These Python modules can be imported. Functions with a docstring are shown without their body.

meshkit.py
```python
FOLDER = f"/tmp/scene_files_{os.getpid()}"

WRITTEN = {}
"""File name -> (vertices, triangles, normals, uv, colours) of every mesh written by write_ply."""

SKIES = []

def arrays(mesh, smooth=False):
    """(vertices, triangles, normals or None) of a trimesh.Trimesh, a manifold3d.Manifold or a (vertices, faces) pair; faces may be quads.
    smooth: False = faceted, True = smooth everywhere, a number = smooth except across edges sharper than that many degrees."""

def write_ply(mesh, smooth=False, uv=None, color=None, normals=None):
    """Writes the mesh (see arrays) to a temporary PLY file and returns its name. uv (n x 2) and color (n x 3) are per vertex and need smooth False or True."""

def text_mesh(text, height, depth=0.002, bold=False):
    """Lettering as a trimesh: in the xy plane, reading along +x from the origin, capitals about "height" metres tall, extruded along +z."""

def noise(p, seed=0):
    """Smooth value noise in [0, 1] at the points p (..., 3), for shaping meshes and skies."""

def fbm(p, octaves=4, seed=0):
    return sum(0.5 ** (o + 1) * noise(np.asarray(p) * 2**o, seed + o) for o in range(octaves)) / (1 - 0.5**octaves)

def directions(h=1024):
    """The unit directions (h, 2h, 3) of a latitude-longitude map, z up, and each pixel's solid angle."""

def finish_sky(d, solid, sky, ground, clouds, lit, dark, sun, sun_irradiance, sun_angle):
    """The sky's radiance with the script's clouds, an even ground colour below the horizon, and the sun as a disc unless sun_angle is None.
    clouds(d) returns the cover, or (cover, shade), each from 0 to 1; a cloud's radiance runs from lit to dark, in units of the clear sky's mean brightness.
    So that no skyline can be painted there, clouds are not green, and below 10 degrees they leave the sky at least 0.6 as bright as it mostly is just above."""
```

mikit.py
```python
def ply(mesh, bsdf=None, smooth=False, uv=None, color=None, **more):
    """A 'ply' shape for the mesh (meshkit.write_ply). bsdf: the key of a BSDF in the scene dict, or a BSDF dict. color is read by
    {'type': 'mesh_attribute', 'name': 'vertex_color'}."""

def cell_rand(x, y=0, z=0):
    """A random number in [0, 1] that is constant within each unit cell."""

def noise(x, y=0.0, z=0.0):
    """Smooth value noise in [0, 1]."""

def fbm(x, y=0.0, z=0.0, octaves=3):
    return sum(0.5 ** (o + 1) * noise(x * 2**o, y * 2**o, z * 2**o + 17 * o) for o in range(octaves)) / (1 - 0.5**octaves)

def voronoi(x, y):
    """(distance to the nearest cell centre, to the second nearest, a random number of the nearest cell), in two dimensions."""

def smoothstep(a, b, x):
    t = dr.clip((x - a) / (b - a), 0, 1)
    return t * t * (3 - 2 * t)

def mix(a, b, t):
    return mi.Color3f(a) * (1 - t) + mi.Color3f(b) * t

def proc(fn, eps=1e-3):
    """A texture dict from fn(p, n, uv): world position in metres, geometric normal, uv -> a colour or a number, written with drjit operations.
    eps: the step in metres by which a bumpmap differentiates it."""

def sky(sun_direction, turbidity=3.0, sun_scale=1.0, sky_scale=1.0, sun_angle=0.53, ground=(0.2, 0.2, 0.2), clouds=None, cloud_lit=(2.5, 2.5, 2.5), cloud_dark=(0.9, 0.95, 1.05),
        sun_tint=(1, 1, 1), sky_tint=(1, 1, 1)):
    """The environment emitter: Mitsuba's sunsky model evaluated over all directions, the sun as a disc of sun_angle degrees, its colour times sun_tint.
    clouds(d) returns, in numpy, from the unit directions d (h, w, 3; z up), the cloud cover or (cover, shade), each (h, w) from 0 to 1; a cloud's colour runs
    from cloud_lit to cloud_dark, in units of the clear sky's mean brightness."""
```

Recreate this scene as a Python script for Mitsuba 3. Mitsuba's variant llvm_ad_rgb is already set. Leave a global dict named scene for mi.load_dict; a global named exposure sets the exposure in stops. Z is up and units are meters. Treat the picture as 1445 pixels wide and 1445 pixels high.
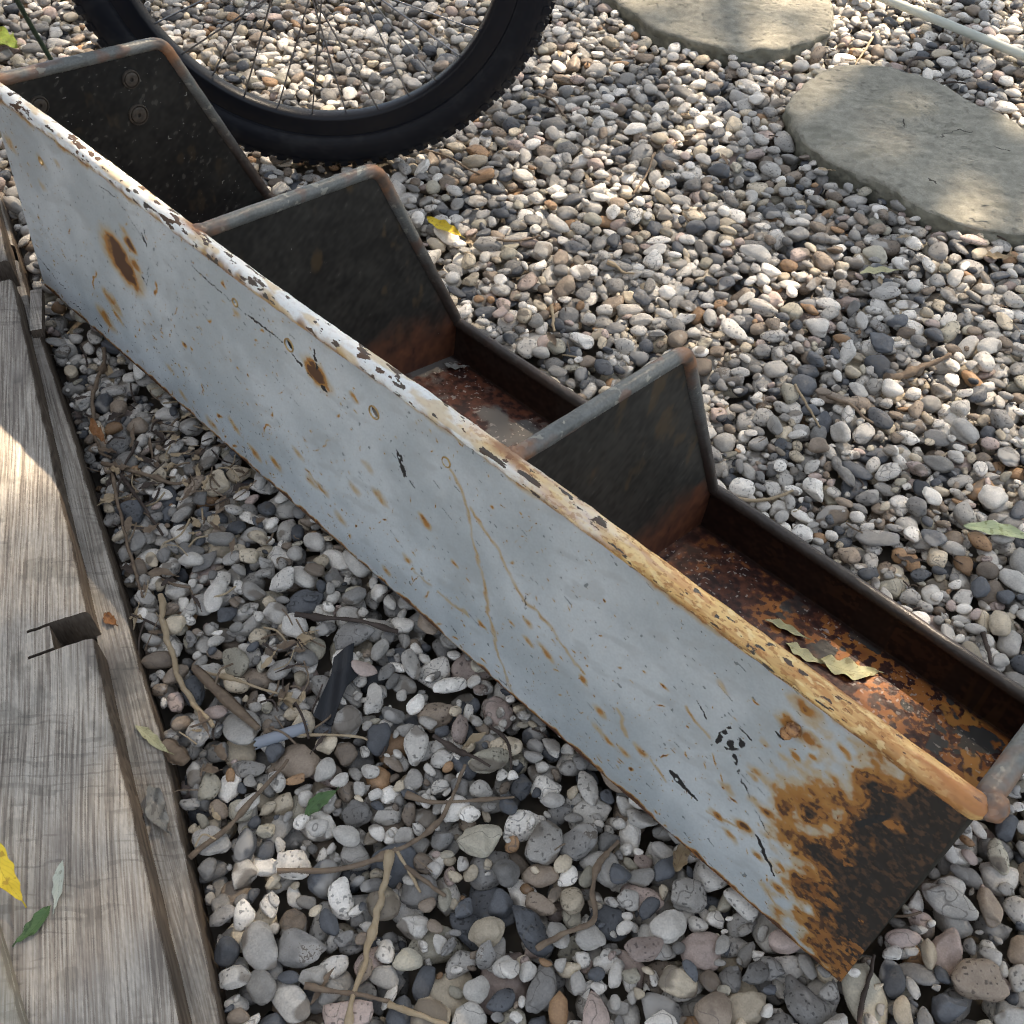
import math
import numpy as np
import drjit as dr
import mitsuba as mi
import trimesh
import manifold3d as m3
from shapely.geometry import Polygon, Point
from shapely import contains_xy
import mikit
import meshkit
from mikit import noise, fbm, smoothstep, mix, proc, voronoi

T = mi.ScalarTransform4f
rng = np.random.default_rng(11)
scene, labels = {}, {}

# ------------------------------------------------------------------ camera, sky, exposure
CAM = np.array([0.0, 0.0, 0.9262])
FWD = np.array([0.0047, 0.6516, -0.7586])
scene['camera'] = {'type': 'perspective', 'fov': 53.93, 'fov_axis': 'x', 'near_clip': 0.02, 'far_clip': 500.0,
                   'to_world': T().look_at(origin=CAM.tolist(), target=(CAM + FWD).tolist(), up=[-0.004, 0.7586, 0.6516])}
SUN = np.array([0.42, 0.50, 0.76]); SUN = SUN / np.linalg.norm(SUN)
def clouds(d):
    n = meshkit.fbm(d * [3.0, 3.0, 5.0] + 7.0, 4, 3)
    return np.clip(0.50 + (n - 0.5) * 2.2, 0.12, 0.9), np.clip((n - 0.45) * 1.5, 0, 0.6)
scene['sky'] = mikit.sky(SUN.tolist(), turbidity=3, sun_scale=1.3, ground=(0.24, 0.22, 0.19), clouds=clouds, cloud_lit=(2.0, 1.95, 1.85), cloud_dark=(1.1, 1.1, 1.1), sky_tint=(1.08, 1.0, 0.9))
exposure = 2.93

# ------------------------------------------------------------------ helpers
def tag(key, label=None, cat=None, group=None, kind=None):
    d = labels.setdefault(key, {})
    for a, b in (('label', label), ('category', cat), ('group', group), ('kind', kind)):
        if b: d[a] = b

def numbered(name):
    if name not in USED:
        USED[name] = 0
        return name
    USED[name] += 1
    return f'{name}_{USED[name]:03d}'
USED = {}

def part(parent, name, mesh, bsdf, smooth=False, **kw):
    key = numbered(f'{parent}__{name}')
    scene[key] = mikit.ply(mesh, bsdf, smooth=smooth, **kw)
    return key

def thing(name):
    return numbered(name)

def single(name, mesh, bsdf, label, cat, group=None, kind=None, smooth=False, **kw):
    key = numbered(name)
    scene[key] = mikit.ply(mesh, bsdf, smooth=smooth, **kw)
    tag(key, label, cat, group, kind)
    return key

def catmull(P, n=6):
    P = np.asarray(P, float)
    if len(P) < 3:
        return np.array([P[0] + (P[-1] - P[0]) * t for t in np.linspace(0, 1, n + 1)])
    Q = np.vstack([2 * P[0] - P[1], P, 2 * P[-1] - P[-2]])
    out = []
    for i in range(1, len(Q) - 2):
        for t in np.linspace(0, 1, n, endpoint=False):
            a, b, c, d = Q[i - 1:i + 3]
            out.append(0.5 * (2 * b + (c - a) * t + (2 * a - 5 * b + 4 * c - d) * t * t + (3 * b - a - 3 * c + d) * t ** 3))
    out.append(P[-1])
    return np.array(out)

def tube(path, radius, n=10, cap=True):
    path = np.asarray(path, float)
    m = len(path)
    rad = np.broadcast_to(radius, m).astype(float)
    tan = np.gradient(path, axis=0); tan /= np.linalg.norm(tan, axis=1, keepdims=True) + 1e-12
    ref = np.array([0, 0, 1.0]) if abs(tan[0, 2]) < 0.9 else np.array([1.0, 0, 0])
    u = np.cross(tan[0], ref); u /= np.linalg.norm(u)
    rings = []
    for i in range(m):
        u = u - tan[i] * (u @ tan[i]); u /= np.linalg.norm(u)
        w = np.cross(tan[i], u)
        a = np.arange(n) * 2 * np.pi / n
        rings.append(path[i] + rad[i] * (np.cos(a)[:, None] * u + np.sin(a)[:, None] * w))
    V = [np.vstack(rings)]
    F = []
    for i in range(m - 1):
        for k in range(n):
            a, b = i * n + k, i * n + (k + 1) % n
            F += [[a, b, b + n], [a, b + n, a + n]]
    if cap:
        c0, c1 = m * n, m * n + 1
        V.append(path[[0, -1]])
        for k in range(n):
            F += [[c0, (k + 1) % n, k], [c1, (m - 1) * n + k, (m - 1) * n + (k + 1) % n]]
    return trimesh.Trimesh(np.vstack(V), np.array(F), process=False)

def capsule_path(P, r, step=0.012, ends=True):
    """A densely sampled polyline with radii that close to a dome at both ends."""
    P = np.asarray(P, float)
    seg = np.linalg.norm(np.diff(P, axis=0), axis=1); s = np.r_[0, np.cumsum(seg)]
    n = max(2, int(s[-1] / step))
    ts = np.linspace(0, s[-1], n + 1)
    if ends:
        ts = np.unique(np.r_[ts, r * (1 - np.cos(np.linspace(0, np.pi / 2, 6))), s[-1] - r * (1 - np.cos(np.linspace(0, np.pi / 2, 6)))])
    Q = np.stack([np.interp(ts, s, P[:, k]) for k in range(3)], 1)
    rad = np.full(len(ts), r)
    if ends:
        e = np.clip(np.minimum(ts, s[-1] - ts) / r, 0, 1)
        rad = r * np.sqrt(np.clip(1 - (1 - e) ** 2, 0.0004, 1))
    return Q, rad

def rough(mesh, amp, freq, seed=0):
    v = np.array(mesh.vertices)
    n = np.array(mesh.vertex_normals)
    mesh.vertices = v + n * ((meshkit.fbm(v * freq, 3, seed) - 0.5) * 2 * amp)[:, None]
    return mesh

def fillet(P, i, r, n=6):
    a, b, c = (np.asarray(P[j], float) for j in (i - 1, i, i + 1))
    u, w = a - b, c - b
    u /= np.linalg.norm(u); w /= np.linalg.norm(w)
    t = np.linspace(0, 1, n)[:, None]
    p0, p1 = b + u * r, b + w * r
    return (1 - t) ** 2 * p0 + 2 * t * (1 - t) * b + t ** 2 * p1

def ss(a, b, x):
    t = np.clip((np.asarray(x, float) - a) / (b - a), 0, 1)
    return t * t * (3 - 2 * t)

# ------------------------------------------------------------------ the trough's own frame (X along, Y to the back, Z up)
W = np.array([[0.70883233, 0.70151288, 0.07373197], [-0.70537701, 0.70494927, 0.07409315], [0.0, -0.10452846, 0.9945219]])
ORG = np.array([1.3009, -0.4596, 0.8364])
LT = 1.3229
def t2w(v): return np.asarray(v, float) @ W.T + (CAM - W @ ORG)
def w2t(p): return (np.asarray(p, float) - CAM) @ W + ORG
def local(p):
    q = [p.x - CAM[0], p.y - CAM[1], p.z - CAM[2]]
    return [q[0] * float(W[0, k]) + q[1] * float(W[1, k]) + q[2] * float(W[2, k]) + float(ORG[k]) for k in range(3)]
HT, YB, YL, ZL, YT, ZT = 0.286, 0.2408, 0.3827, 0.016, 0.3777, -0.0406
XD = [0.0, 0.4507, 0.902, LT]
K = -ZT / YT

def surf(x, y):
    """height of the gravel's mean surface"""
    x, y = np.asarray(x, float), np.asarray(y, float)
    yt = w2t(np.stack([x, y, x * 0], -1))[..., 1]
    xt = w2t(np.stack([x, y, x * 0], -1))[..., 0]
    s = 0.034 * (1 - ss(-0.05, 0.40, yt))
    s = s - 0.020 * (1 - ss(0.25, 0.75, xt)) * (1 - ss(-0.02, 0.03, yt))
    s = s - 0.011 * np.exp(-((yt + 0.012) / 0.028) ** 2) * ss(-0.1, 0.0, xt) * (1 - ss(LT - 0.1, LT + 0.05, xt))
    return s + (meshkit.fbm(np.stack([x * 3, y * 3, x * 0], -1), 2, 5) - 0.5) * 0.014

# ------------------------------------------------------------------ materials
def princ(color, rough=0.6, spec=0.4, **kw):
    return {'type': 'principled', 'base_color': color if isinstance(color, dict) else {'type': 'rgb', 'value': list(color)}, 'roughness': rough, 'specular': spec, **kw}
def bump(fn, b, scale=1.0, eps=5e-4):
    return {'type': 'bumpmap', 'arbitrary': proc(fn, eps), 'scale': scale, 'bsdf': b}
def two(b): return {'type': 'twosided', 'bsdf': b}
def rgb(*c): return mi.Color3f(*c)

PAL = [(0.17, (0.60, 0.58, 0.545)), (0.35, (0.44, 0.425, 0.40)), (0.51, (0.30, 0.29, 0.275)), (0.62, (0.18, 0.176, 0.172)), (0.725, (0.082, 0.088, 0.10)),
       (0.81, (0.215, 0.175, 0.14)), (0.895, (0.44, 0.385, 0.30)), (0.915, (0.28, 0.175, 0.10)), (0.955, (0.35, 0.285, 0.26)), (1.01, (0.33, 0.31, 0.255))]
def stone_color(p, n, uv):
    t, r = uv.x, uv.y
    c = rgb(*PAL[-1][1])
    for lim, col in reversed(PAL[:-1]):
        c = dr.select(t < lim, rgb(*col), c)
    o = r * 91.0
    big = fbm(p.x * 95 + o, p.y * 95 - o, p.z * 95 + 2 * o, 3)
    fine = noise(p.x * 900 + o, p.y * 900, p.z * 900)
    pit = noise(p.x * 420 - o, p.y * 420, p.z * 420 + o)
    vein = dr.abs(fbm(p.x * 60 + 3 * o, p.y * 60, p.z * 60 - o, 2) - 0.5)
    k = 0.62 + 0.72 * dr.abs(dr.sin(r * 517.0)) * 0.8
    c = c * (k * (0.78 + 0.6 * big) * (0.86 + 0.28 * fine)) * rgb(1.05, 1.02, 0.97)
    light = (c.x > 0.24)
    speck = smoothstep(0.66, 0.86, pit) * dr.select(dr.sin(r * 1313.0) > 0.25, 0.6, 0.08)
    c = c * (1 - speck)
    c = mix(c, rgb(0.10, 0.09, 0.08), smoothstep(0.022, 0.0, vein) * dr.select(dr.sin(r * 777.0) > 0.66, 0.7, 0.0))
    patch = smoothstep(0.56, 0.66, fbm(p.x * 48 - 2 * o, p.y * 48 + o, p.z * 48, 2)) * dr.select(dr.sin(r * 2222.0) > 0.45, 0.8, 0.0)
    c = mix(c, dr.select(light, rgb(0.14, 0.115, 0.09), rgb(0.38, 0.36, 0.33)), patch)
    return c
def stone_bump(p, n, uv):
    o = uv.y * 40
    return 0.0011 * fbm(p.x * 160 + o, p.y * 160, p.z * 160, 3) + 0.00012 * noise(p.x * 1100, p.y * 1100 + o, p.z * 1100)
scene['mat_stone'] = bump(stone_bump, princ(proc(stone_color), 0.58, 0.42))

def soil_color(p, n, uv):
    d = fbm(p.x * 60, p.y * 60, p.z * 60, 3)
    c = mix(rgb(0.05, 0.042, 0.034), rgb(0.17, 0.145, 0.115), d)
    far = smoothstep(2.6, 3.4, dr.sqrt(p.x * p.x + dr.square(p.y - 1.2)))
    v = voronoi(p.x * 38, p.y * 38)
    g = mix(rgb(0.16, 0.155, 0.15), rgb(0.42, 0.40, 0.37), v[2]) * smoothstep(0.0, 0.25, v[1] - v[0])
    return mix(c, g, far)
scene['mat_soil'] = princ(proc(soil_color), 0.9, 0.2)

CRACKS = [[0.4249, 0.2427, 0.511, 0.2346, 1.2], [0.517, 0.2335, 0.5927, 0.2325, 1.8], [0.608, 0.2257, 0.641, 0.2147, 2], [0.2548, 0.2571, 0.2928, 0.2578, 1.2], [0.2928, 0.2578, 0.334, 0.2285, 0.9], [0.3357, 0.2337, 0.3415, 0.2205, 2.5], [0.2715, 0.2088, 0.2709, 0.203, 2], [0.3435, 0.2441, 0.3435, 0.2355, 1.2], [0.3357, 0.1934, 0.3249, 0.1647, 1], [0.3141, 0.1688, 0.3242, 0.1624, 1.6], [0.0095, 0.0493, 0.0528, 0.0335, 1.3], [0.0528, 0.0335, 0.0802, 0.0305, 0.9], [0.0826, 0.0146, 0.1117, 0.0162, 1.4], [0.1532, 0.0269, 0.1735, 0.0095, 1.6], [0.7691, 0.2045, 0.7773, 0.1832, 4.5], [0.7783, 0.1839, 0.7925, 0.1776, 2], [0.7661, 0.206, 0.7691, 0.1956, 1.5], [1.1248, 0.1883, 1.1393, 0.1731, 1.6], [1.1502, 0.1592, 1.1555, 0.1886, 2.6], [1.16, 0.1637, 1.1698, 0.1855, 5], [1.1668, 0.1615, 1.1727, 0.153, 3], [1.1637, 0.1951, 1.1747, 0.1912, 2.2], [1.1738, 0.1491, 1.1922, 0.1291, 1.2], [1.1992, 0.1217, 1.2189, 0.1027, 1.1], [1.2107, 0.091, 1.2368, 0.0614, 2.6], [1.1247, 0.0819, 1.1391, 0.0768, 5], [1.1391, 0.0768, 1.1529, 0.0736, 3], [1.1885, 0.219, 1.1946, 0.2176, 3], [0.4912, 0.0249, 0.4919, 0.005, 1.5], [0.9393, 0.1517, 0.9431, 0.1353, 1.2], [0.8484, 0.0281, 0.8595, 0.0189, 1.6], [1.2683, 0.1897, 1.2812, 0.223, 3], [0.6456, 0.2514, 0.6482, 0.2319, 2.6], [0.6555, 0.2147, 0.6608, 0.2118, 4]]
STREAKS = [[0.8402, 0.2332, 0.8569, 0.2142], [0.8569, 0.2142, 0.8678, 0.1774], [0.8678, 0.1774, 0.8862, 0.1349], [0.8862, 0.1349, 0.9001, 0.0852], [0.9001, 0.0852, 0.9194, 0.037], [0.9194, 0.037, 0.9398, 0.0047], [0.8658, 0.205, 0.9, 0.1848], [0.9, 0.1848, 0.9251, 0.1587], [0.9251, 0.1587, 0.9404, 0.1428], [0.9404, 0.1428, 0.9713, 0.1414], [0.9713, 0.1414, 0.9954, 0.124], [0.9954, 0.124, 1.0159, 0.1133], [0.7924, 0.0578, 0.8183, 0.0593], [0.829, 0.0577, 0.8723, 0.0616], [1.1677, 0.0693, 1.2023, 0.0886], [1.2072, 0.1807, 1.2156, 0.1842], [1.1185, 0.1716, 1.1431, 0.1591], [1.0576, 0.1041, 1.075, 0.0793], [0.6126, 0.0763, 0.6428, 0.0662], [1.1044, 0.0742, 1.1221, 0.0668], [1.2353, 0.0392, 1.2773, -0.0021]]
BLOBS = [[0.2659, 0.1813, 0.0147, 1.15], [0.2689, 0.1638, 0.0191, 1.25], [0.3003, 0.2039, 0.0091, 1.0], [0.2813, 0.1544, 0.0137, 1.1], [0.2476, 0.1915, 0.0074, 0.9], [0.3027, 0.1801, 0.0092, 0.9], [0.297, 0.2159, 0.0081, 0.6], [0.6475, 0.2247, 0.0101, 1.15], [0.6406, 0.2343, 0.0062, 1], [0.6634, 0.2169, 0.0046, 0.8], [0.8054, 0.1427, 0.0058, 0.85], [0.7051, 0.2305, 0.0044, 0.7], [0.2163, 0.0841, 0.0137, 0.7], [0.1858, 0.041, 0.0143, 0.75], [0.2211, 0.0653, 0.0092, 0.7], [0.7234, 0.1543, 0.0069, 0.55], [0.6992, 0.1074, 0.0081, 0.5], [0.739, 0.1268, 0.0085, 0.6], [0.6239, 0.063, 0.0088, 0.55], [0.6428, 0.0662, 0.0069, 0.7], [0.7825, 0.0679, 0.0062, 0.6], [0.7486, 0.0227, 0.0057, 0.6], [0.8486, 0.118, 0.0036, 0.8], [0.9727, 0.1014, 0.0078, 0.62], [0.9478, 0.1193, 0.0052, 0.7], [0.9508, 0.0959, 0.0047, 0.6], [0.8919, 0.0667, 0.0043, 0.9], [1.0175, 0.1043, 0.0044, 0.8], [1.0414, 0.0805, 0.0056, 0.75], [1.0458, 0.0569, 0.0076, 0.6], [1.0591, 0.0547, 0.0056, 0.75], [1.0919, 0.0764, 0.006, 0.7], [1.0756, 0.0567, 0.0049, 0.6], [1.0956, 0.1764, 0.0028, 0.85], [1.1391, 0.2227, 0.0046, 0.5], [1.1973, 0.2356, 0.0081, 1.0], [1.2132, 0.2366, 0.0075, 0.75], [1.235, 0.2489, 0.0045, 0.7], [1.2103, 0.2094, 0.0038, 0.75], [1.2214, 0.2212, 0.0033, 0.7], [1.2211, 0.1675, 0.0044, 0.5], [1.1719, 0.1194, 0.0054, 0.6], [1.186, 0.1539, 0.0041, 0.55], [1.1973, 0.0887, 0.0048, 1.1], [1.1736, 0.075, 0.0055, 0.8], [1.1916, 0.0635, 0.005, 0.7], [1.199, 0.2608, 0.0102, 0.75], [1.2196, 0.0669, 0.0048, 0.7], [1.2461, 0.0499, 0.0063, 0.85], [1.2697, 0.0418, 0.0062, 0.85], [1.2378, 0.0757, 0.0052, 0.9], [0.1077, 0.2279, 0.008, 0.6], [0.0235, 0.215, 0.0109, 0.6], [0.1527, 0.2432, 0.0066, 0.4], [0.0915, 0.1888, 0.0082, 0.4], [0.5116, 0.2245, 0.0052, 0.6], [0.3395, 0.0505, 0.0075, 0.5], [0.3626, 0.0202, 0.0075, 0.5], [0.4226, 0.0132, 0.0093, 0.6], [0.4739, 0.0466, 0.0079, 0.6], [0.5131, 0.0287, 0.0077, 0.7], [0.5563, 0.0421, 0.0075, 0.7], [0.6015, 0.0894, 0.007, 0.5], [0.672, 0.0447, 0.0077, 0.5]]

def seg_d(x, z, s):
    ax, az, bx, bz = s[:4]
    dx, dz = bx - ax, bz - az
    l2 = dx * dx + dz * dz + 1e-9
    t = dr.clip(((x - ax) * dx + (z - az) * dz) / l2, 0, 1)
    return dr.sqrt(dr.square(x - ax - dx * t) + dr.square(z - az - dz * t)), t

def spots(x, z, cell, seed, keep):
    """rust specks: one stretched blot in some of the cells, its size and strength its own"""
    wob = (noise(x * 16, z * 16, 31.0 + seed) - 0.5) * 0.10
    u = (x * 0.94 - z * 0.34 + wob * 0.2) / (cell * 1.5)
    v = (x * 0.34 + z * 0.94 + wob) / cell
    iu, iv = dr.floor(u), dr.floor(v)
    r1, r2, r3, r4 = (mikit.cell_rand(iu, iv, seed + k) for k in range(4))
    d = dr.sqrt(dr.square(u - iu - 0.3 - 0.4 * r1) + dr.square(v - iv - 0.3 - 0.4 * r2))
    s = 0.06 + 0.24 * r3 * r3
    return dr.select(r4 < keep, dr.exp(-dr.square(d / s)) * (0.45 + 0.75 * r3), 0)

def panel_rust(x, z):
    wx = x + (fbm(x * 90, z * 90, 3.0, 2) - 0.5) * 0.008
    wz = z + (fbm(x * 90, z * 90, 9.0, 2) - 0.5) * 0.008
    R = mi.Float(0)
    for bx, bz, r, s in BLOBS:
        d2 = (dr.square((wx - bx) * 0.94 - (wz - bz) * 0.34) * 0.35 + dr.square((wx - bx) * 0.34 + (wz - bz) * 0.94)) / (r * r * (2.1 if s > 1 else 1.3))
        R = dr.maximum(R, s * dr.exp(-d2 * 1.25))
    for s in STREAKS:
        d, _ = seg_d(wx, wz, s)
        R = dr.maximum(R, 0.5 * dr.exp(-dr.square(d / 0.0032)))
    low = smoothstep(0.20, 0.02, z)
    dens = 0.18 + 0.5 * low + 0.35 * smoothstep(0.45, 0.6, noise(x * 9, z * 9, 2.0))
    R = dr.maximum(R, spots(wx, wz, 0.012, 10, 0.25 * dens) * 0.8)
    R = dr.maximum(R, spots(wx, wz, 0.0055, 30, 0.15 * dens))
    R = dr.maximum(R, spots(wx, wz, 0.0032, 50, 0.10 * dens))
    edge = smoothstep(0.007, 0.0, z + (fbm(x * 70, 5.0, 0.0, 3) - 0.5) * 0.011)
    R = dr.maximum(R, edge * 0.95)
    top = smoothstep(HT - 0.022, HT - 0.008, z + (fbm(x * 45, 2.0, 0.0, 3) - 0.5) * 0.012)
    R = dr.maximum(R, top * (0.50 + 0.35 * noise(x * 60, 7.0)))
    # the corroded corner
    xb = dr.select(z > 0.125, 1.226 + dr.maximum(z - 0.125, 0) * 0.26, dr.select(z > 0.085, 1.2279 + (0.125 - z) * 0.45, 1.2455 + (0.085 - z) * 0.72))
    cn = (x - xb) / 0.05 + (fbm(x * 55, z * 55, 1.0, 4) - 0.5) * 2.1
    R = dr.maximum(R, smoothstep(-1.35, 0.95, cn) * 1.25)
    return R, cn

def panel_color(p, n, uv):
    x, y, z = local(p)
    R, cn = panel_rust(x, z)
    g = fbm(x * 14, z * 14, 0.0, 4)
    fine = noise(x * 700, z * 700, 1.0)
    paint = mix(rgb(0.355, 0.383, 0.388), rgb(0.475, 0.50, 0.502), smoothstep(0.25, 0.75, g)) * (0.95 + 0.1 * fine)
    paint = mix(paint, rgb(0.33, 0.34, 0.33), smoothstep(0.60, 0.78, fbm(x * 30 + z * 12, z * 70 - x * 22, 4.0, 3)) * 0.35)
    paint = mix(paint, rgb(0.10, 0.11, 0.11), smoothstep(0.925, 0.95, noise((x * 0.94 - z * 0.34) * 150, (x * 0.34 + z * 0.94) * 360, 3.0)) * 0.75)
    h = fbm(x * 120, z * 120, 6.0, 4) - 0.5
    Rn = R + h * 0.42 * smoothstep(0.12, 0.5, R)
    c = mix(paint, rgb(0.40, 0.27, 0.10), smoothstep(0.14, 0.5, Rn) * 0.62)
    c = mix(c, mix(rgb(0.27, 0.115, 0.03), rgb(0.36, 0.18, 0.05), noise(x * 160, z * 160, 2.0)), smoothstep(0.45, 0.70, Rn))
    c = mix(c, mix(rgb(0.085, 0.04, 0.02), mix(rgb(0.06, 0.03, 0.015), mix(rgb(0.17, 0.065, 0.02), rgb(0.34, 0.15, 0.04), fbm(x * 70, z * 70, 25.0, 3)), smoothstep(0.34, 0.52, fbm(x * 240, z * 240, 21.0, 4))), smoothstep(0.0, 0.3, cn)), smoothstep(0.78, 0.92, Rn))
    flake = smoothstep(0.50, 0.56, fbm(x * 85, z * 85, 12.0, 4) + 0.52 * smoothstep(0.0, 1.1, cn) * smoothstep(0.05, 0.13, z + (fbm(x * 30, z * 30, 2.0, 2) - 0.5) * 0.1) - 0.08 + 0.12 * smoothstep(0.9, 1.5, cn) * smoothstep(0.09, 0.13, z))
    dark = mix(rgb(0.022, 0.018, 0.015), rgb(0.075, 0.042, 0.024), smoothstep(0.45, 0.8, fbm(x * 260, z * 260, 5.0, 3)))
    c = mix(c, dark, smoothstep(0.35, 0.75, cn) * flake)
    ck = mi.Float(0)
    jx = x + (noise(x * 260, z * 260, 1.0) - 0.5) * 0.0034
    jz = z + (noise(x * 260, z * 260, 8.0) - 0.5) * 0.0034
    for s in CRACKS:
        d, t = seg_d(jx, jz, s)
        w = s[4] * (0.00062 if s[4] < 2.5 else 0.0009)
        ck = dr.maximum(ck, smoothstep(w * 1.25, w * 0.8, d / (0.55 + 0.9 * t * (1 - t) * 2)))
    gap = smoothstep(0.28, 0.36, noise(x * 230, z * 230, 4.0))
    return mix(c, rgb(0.018, 0.018, 0.018), ck * gap)
def panel_bump(p, n, uv):
    x, y, z = local(p)
    low = 0.0016 * fbm(x * 7, z * 9, 0.0, 2)
    cn = (x - 1.25) / 0.05
    fl = smoothstep(0.46, 0.56, fbm(x * 85, z * 85, 12.0, 4)) * smoothstep(-0.7, 0.3, cn)
    return low - 0.0007 * fl + (0.0010 * smoothstep(-0.6, 0.8, cn) + 0.00006) * fbm(x * 170, z * 170, 1.0, 3)
def panel_rough(p, n, uv):
    x, y, z = local(p)
    return 0.38 + 0.25 * smoothstep(1.2, 1.27, x) + 0.15 * fbm(x * 30, z * 30, 3.0, 2)
scene['mat_panel'] = two(bump(panel_bump, princ(proc(panel_color), proc(panel_rough), 0.45)))

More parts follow.
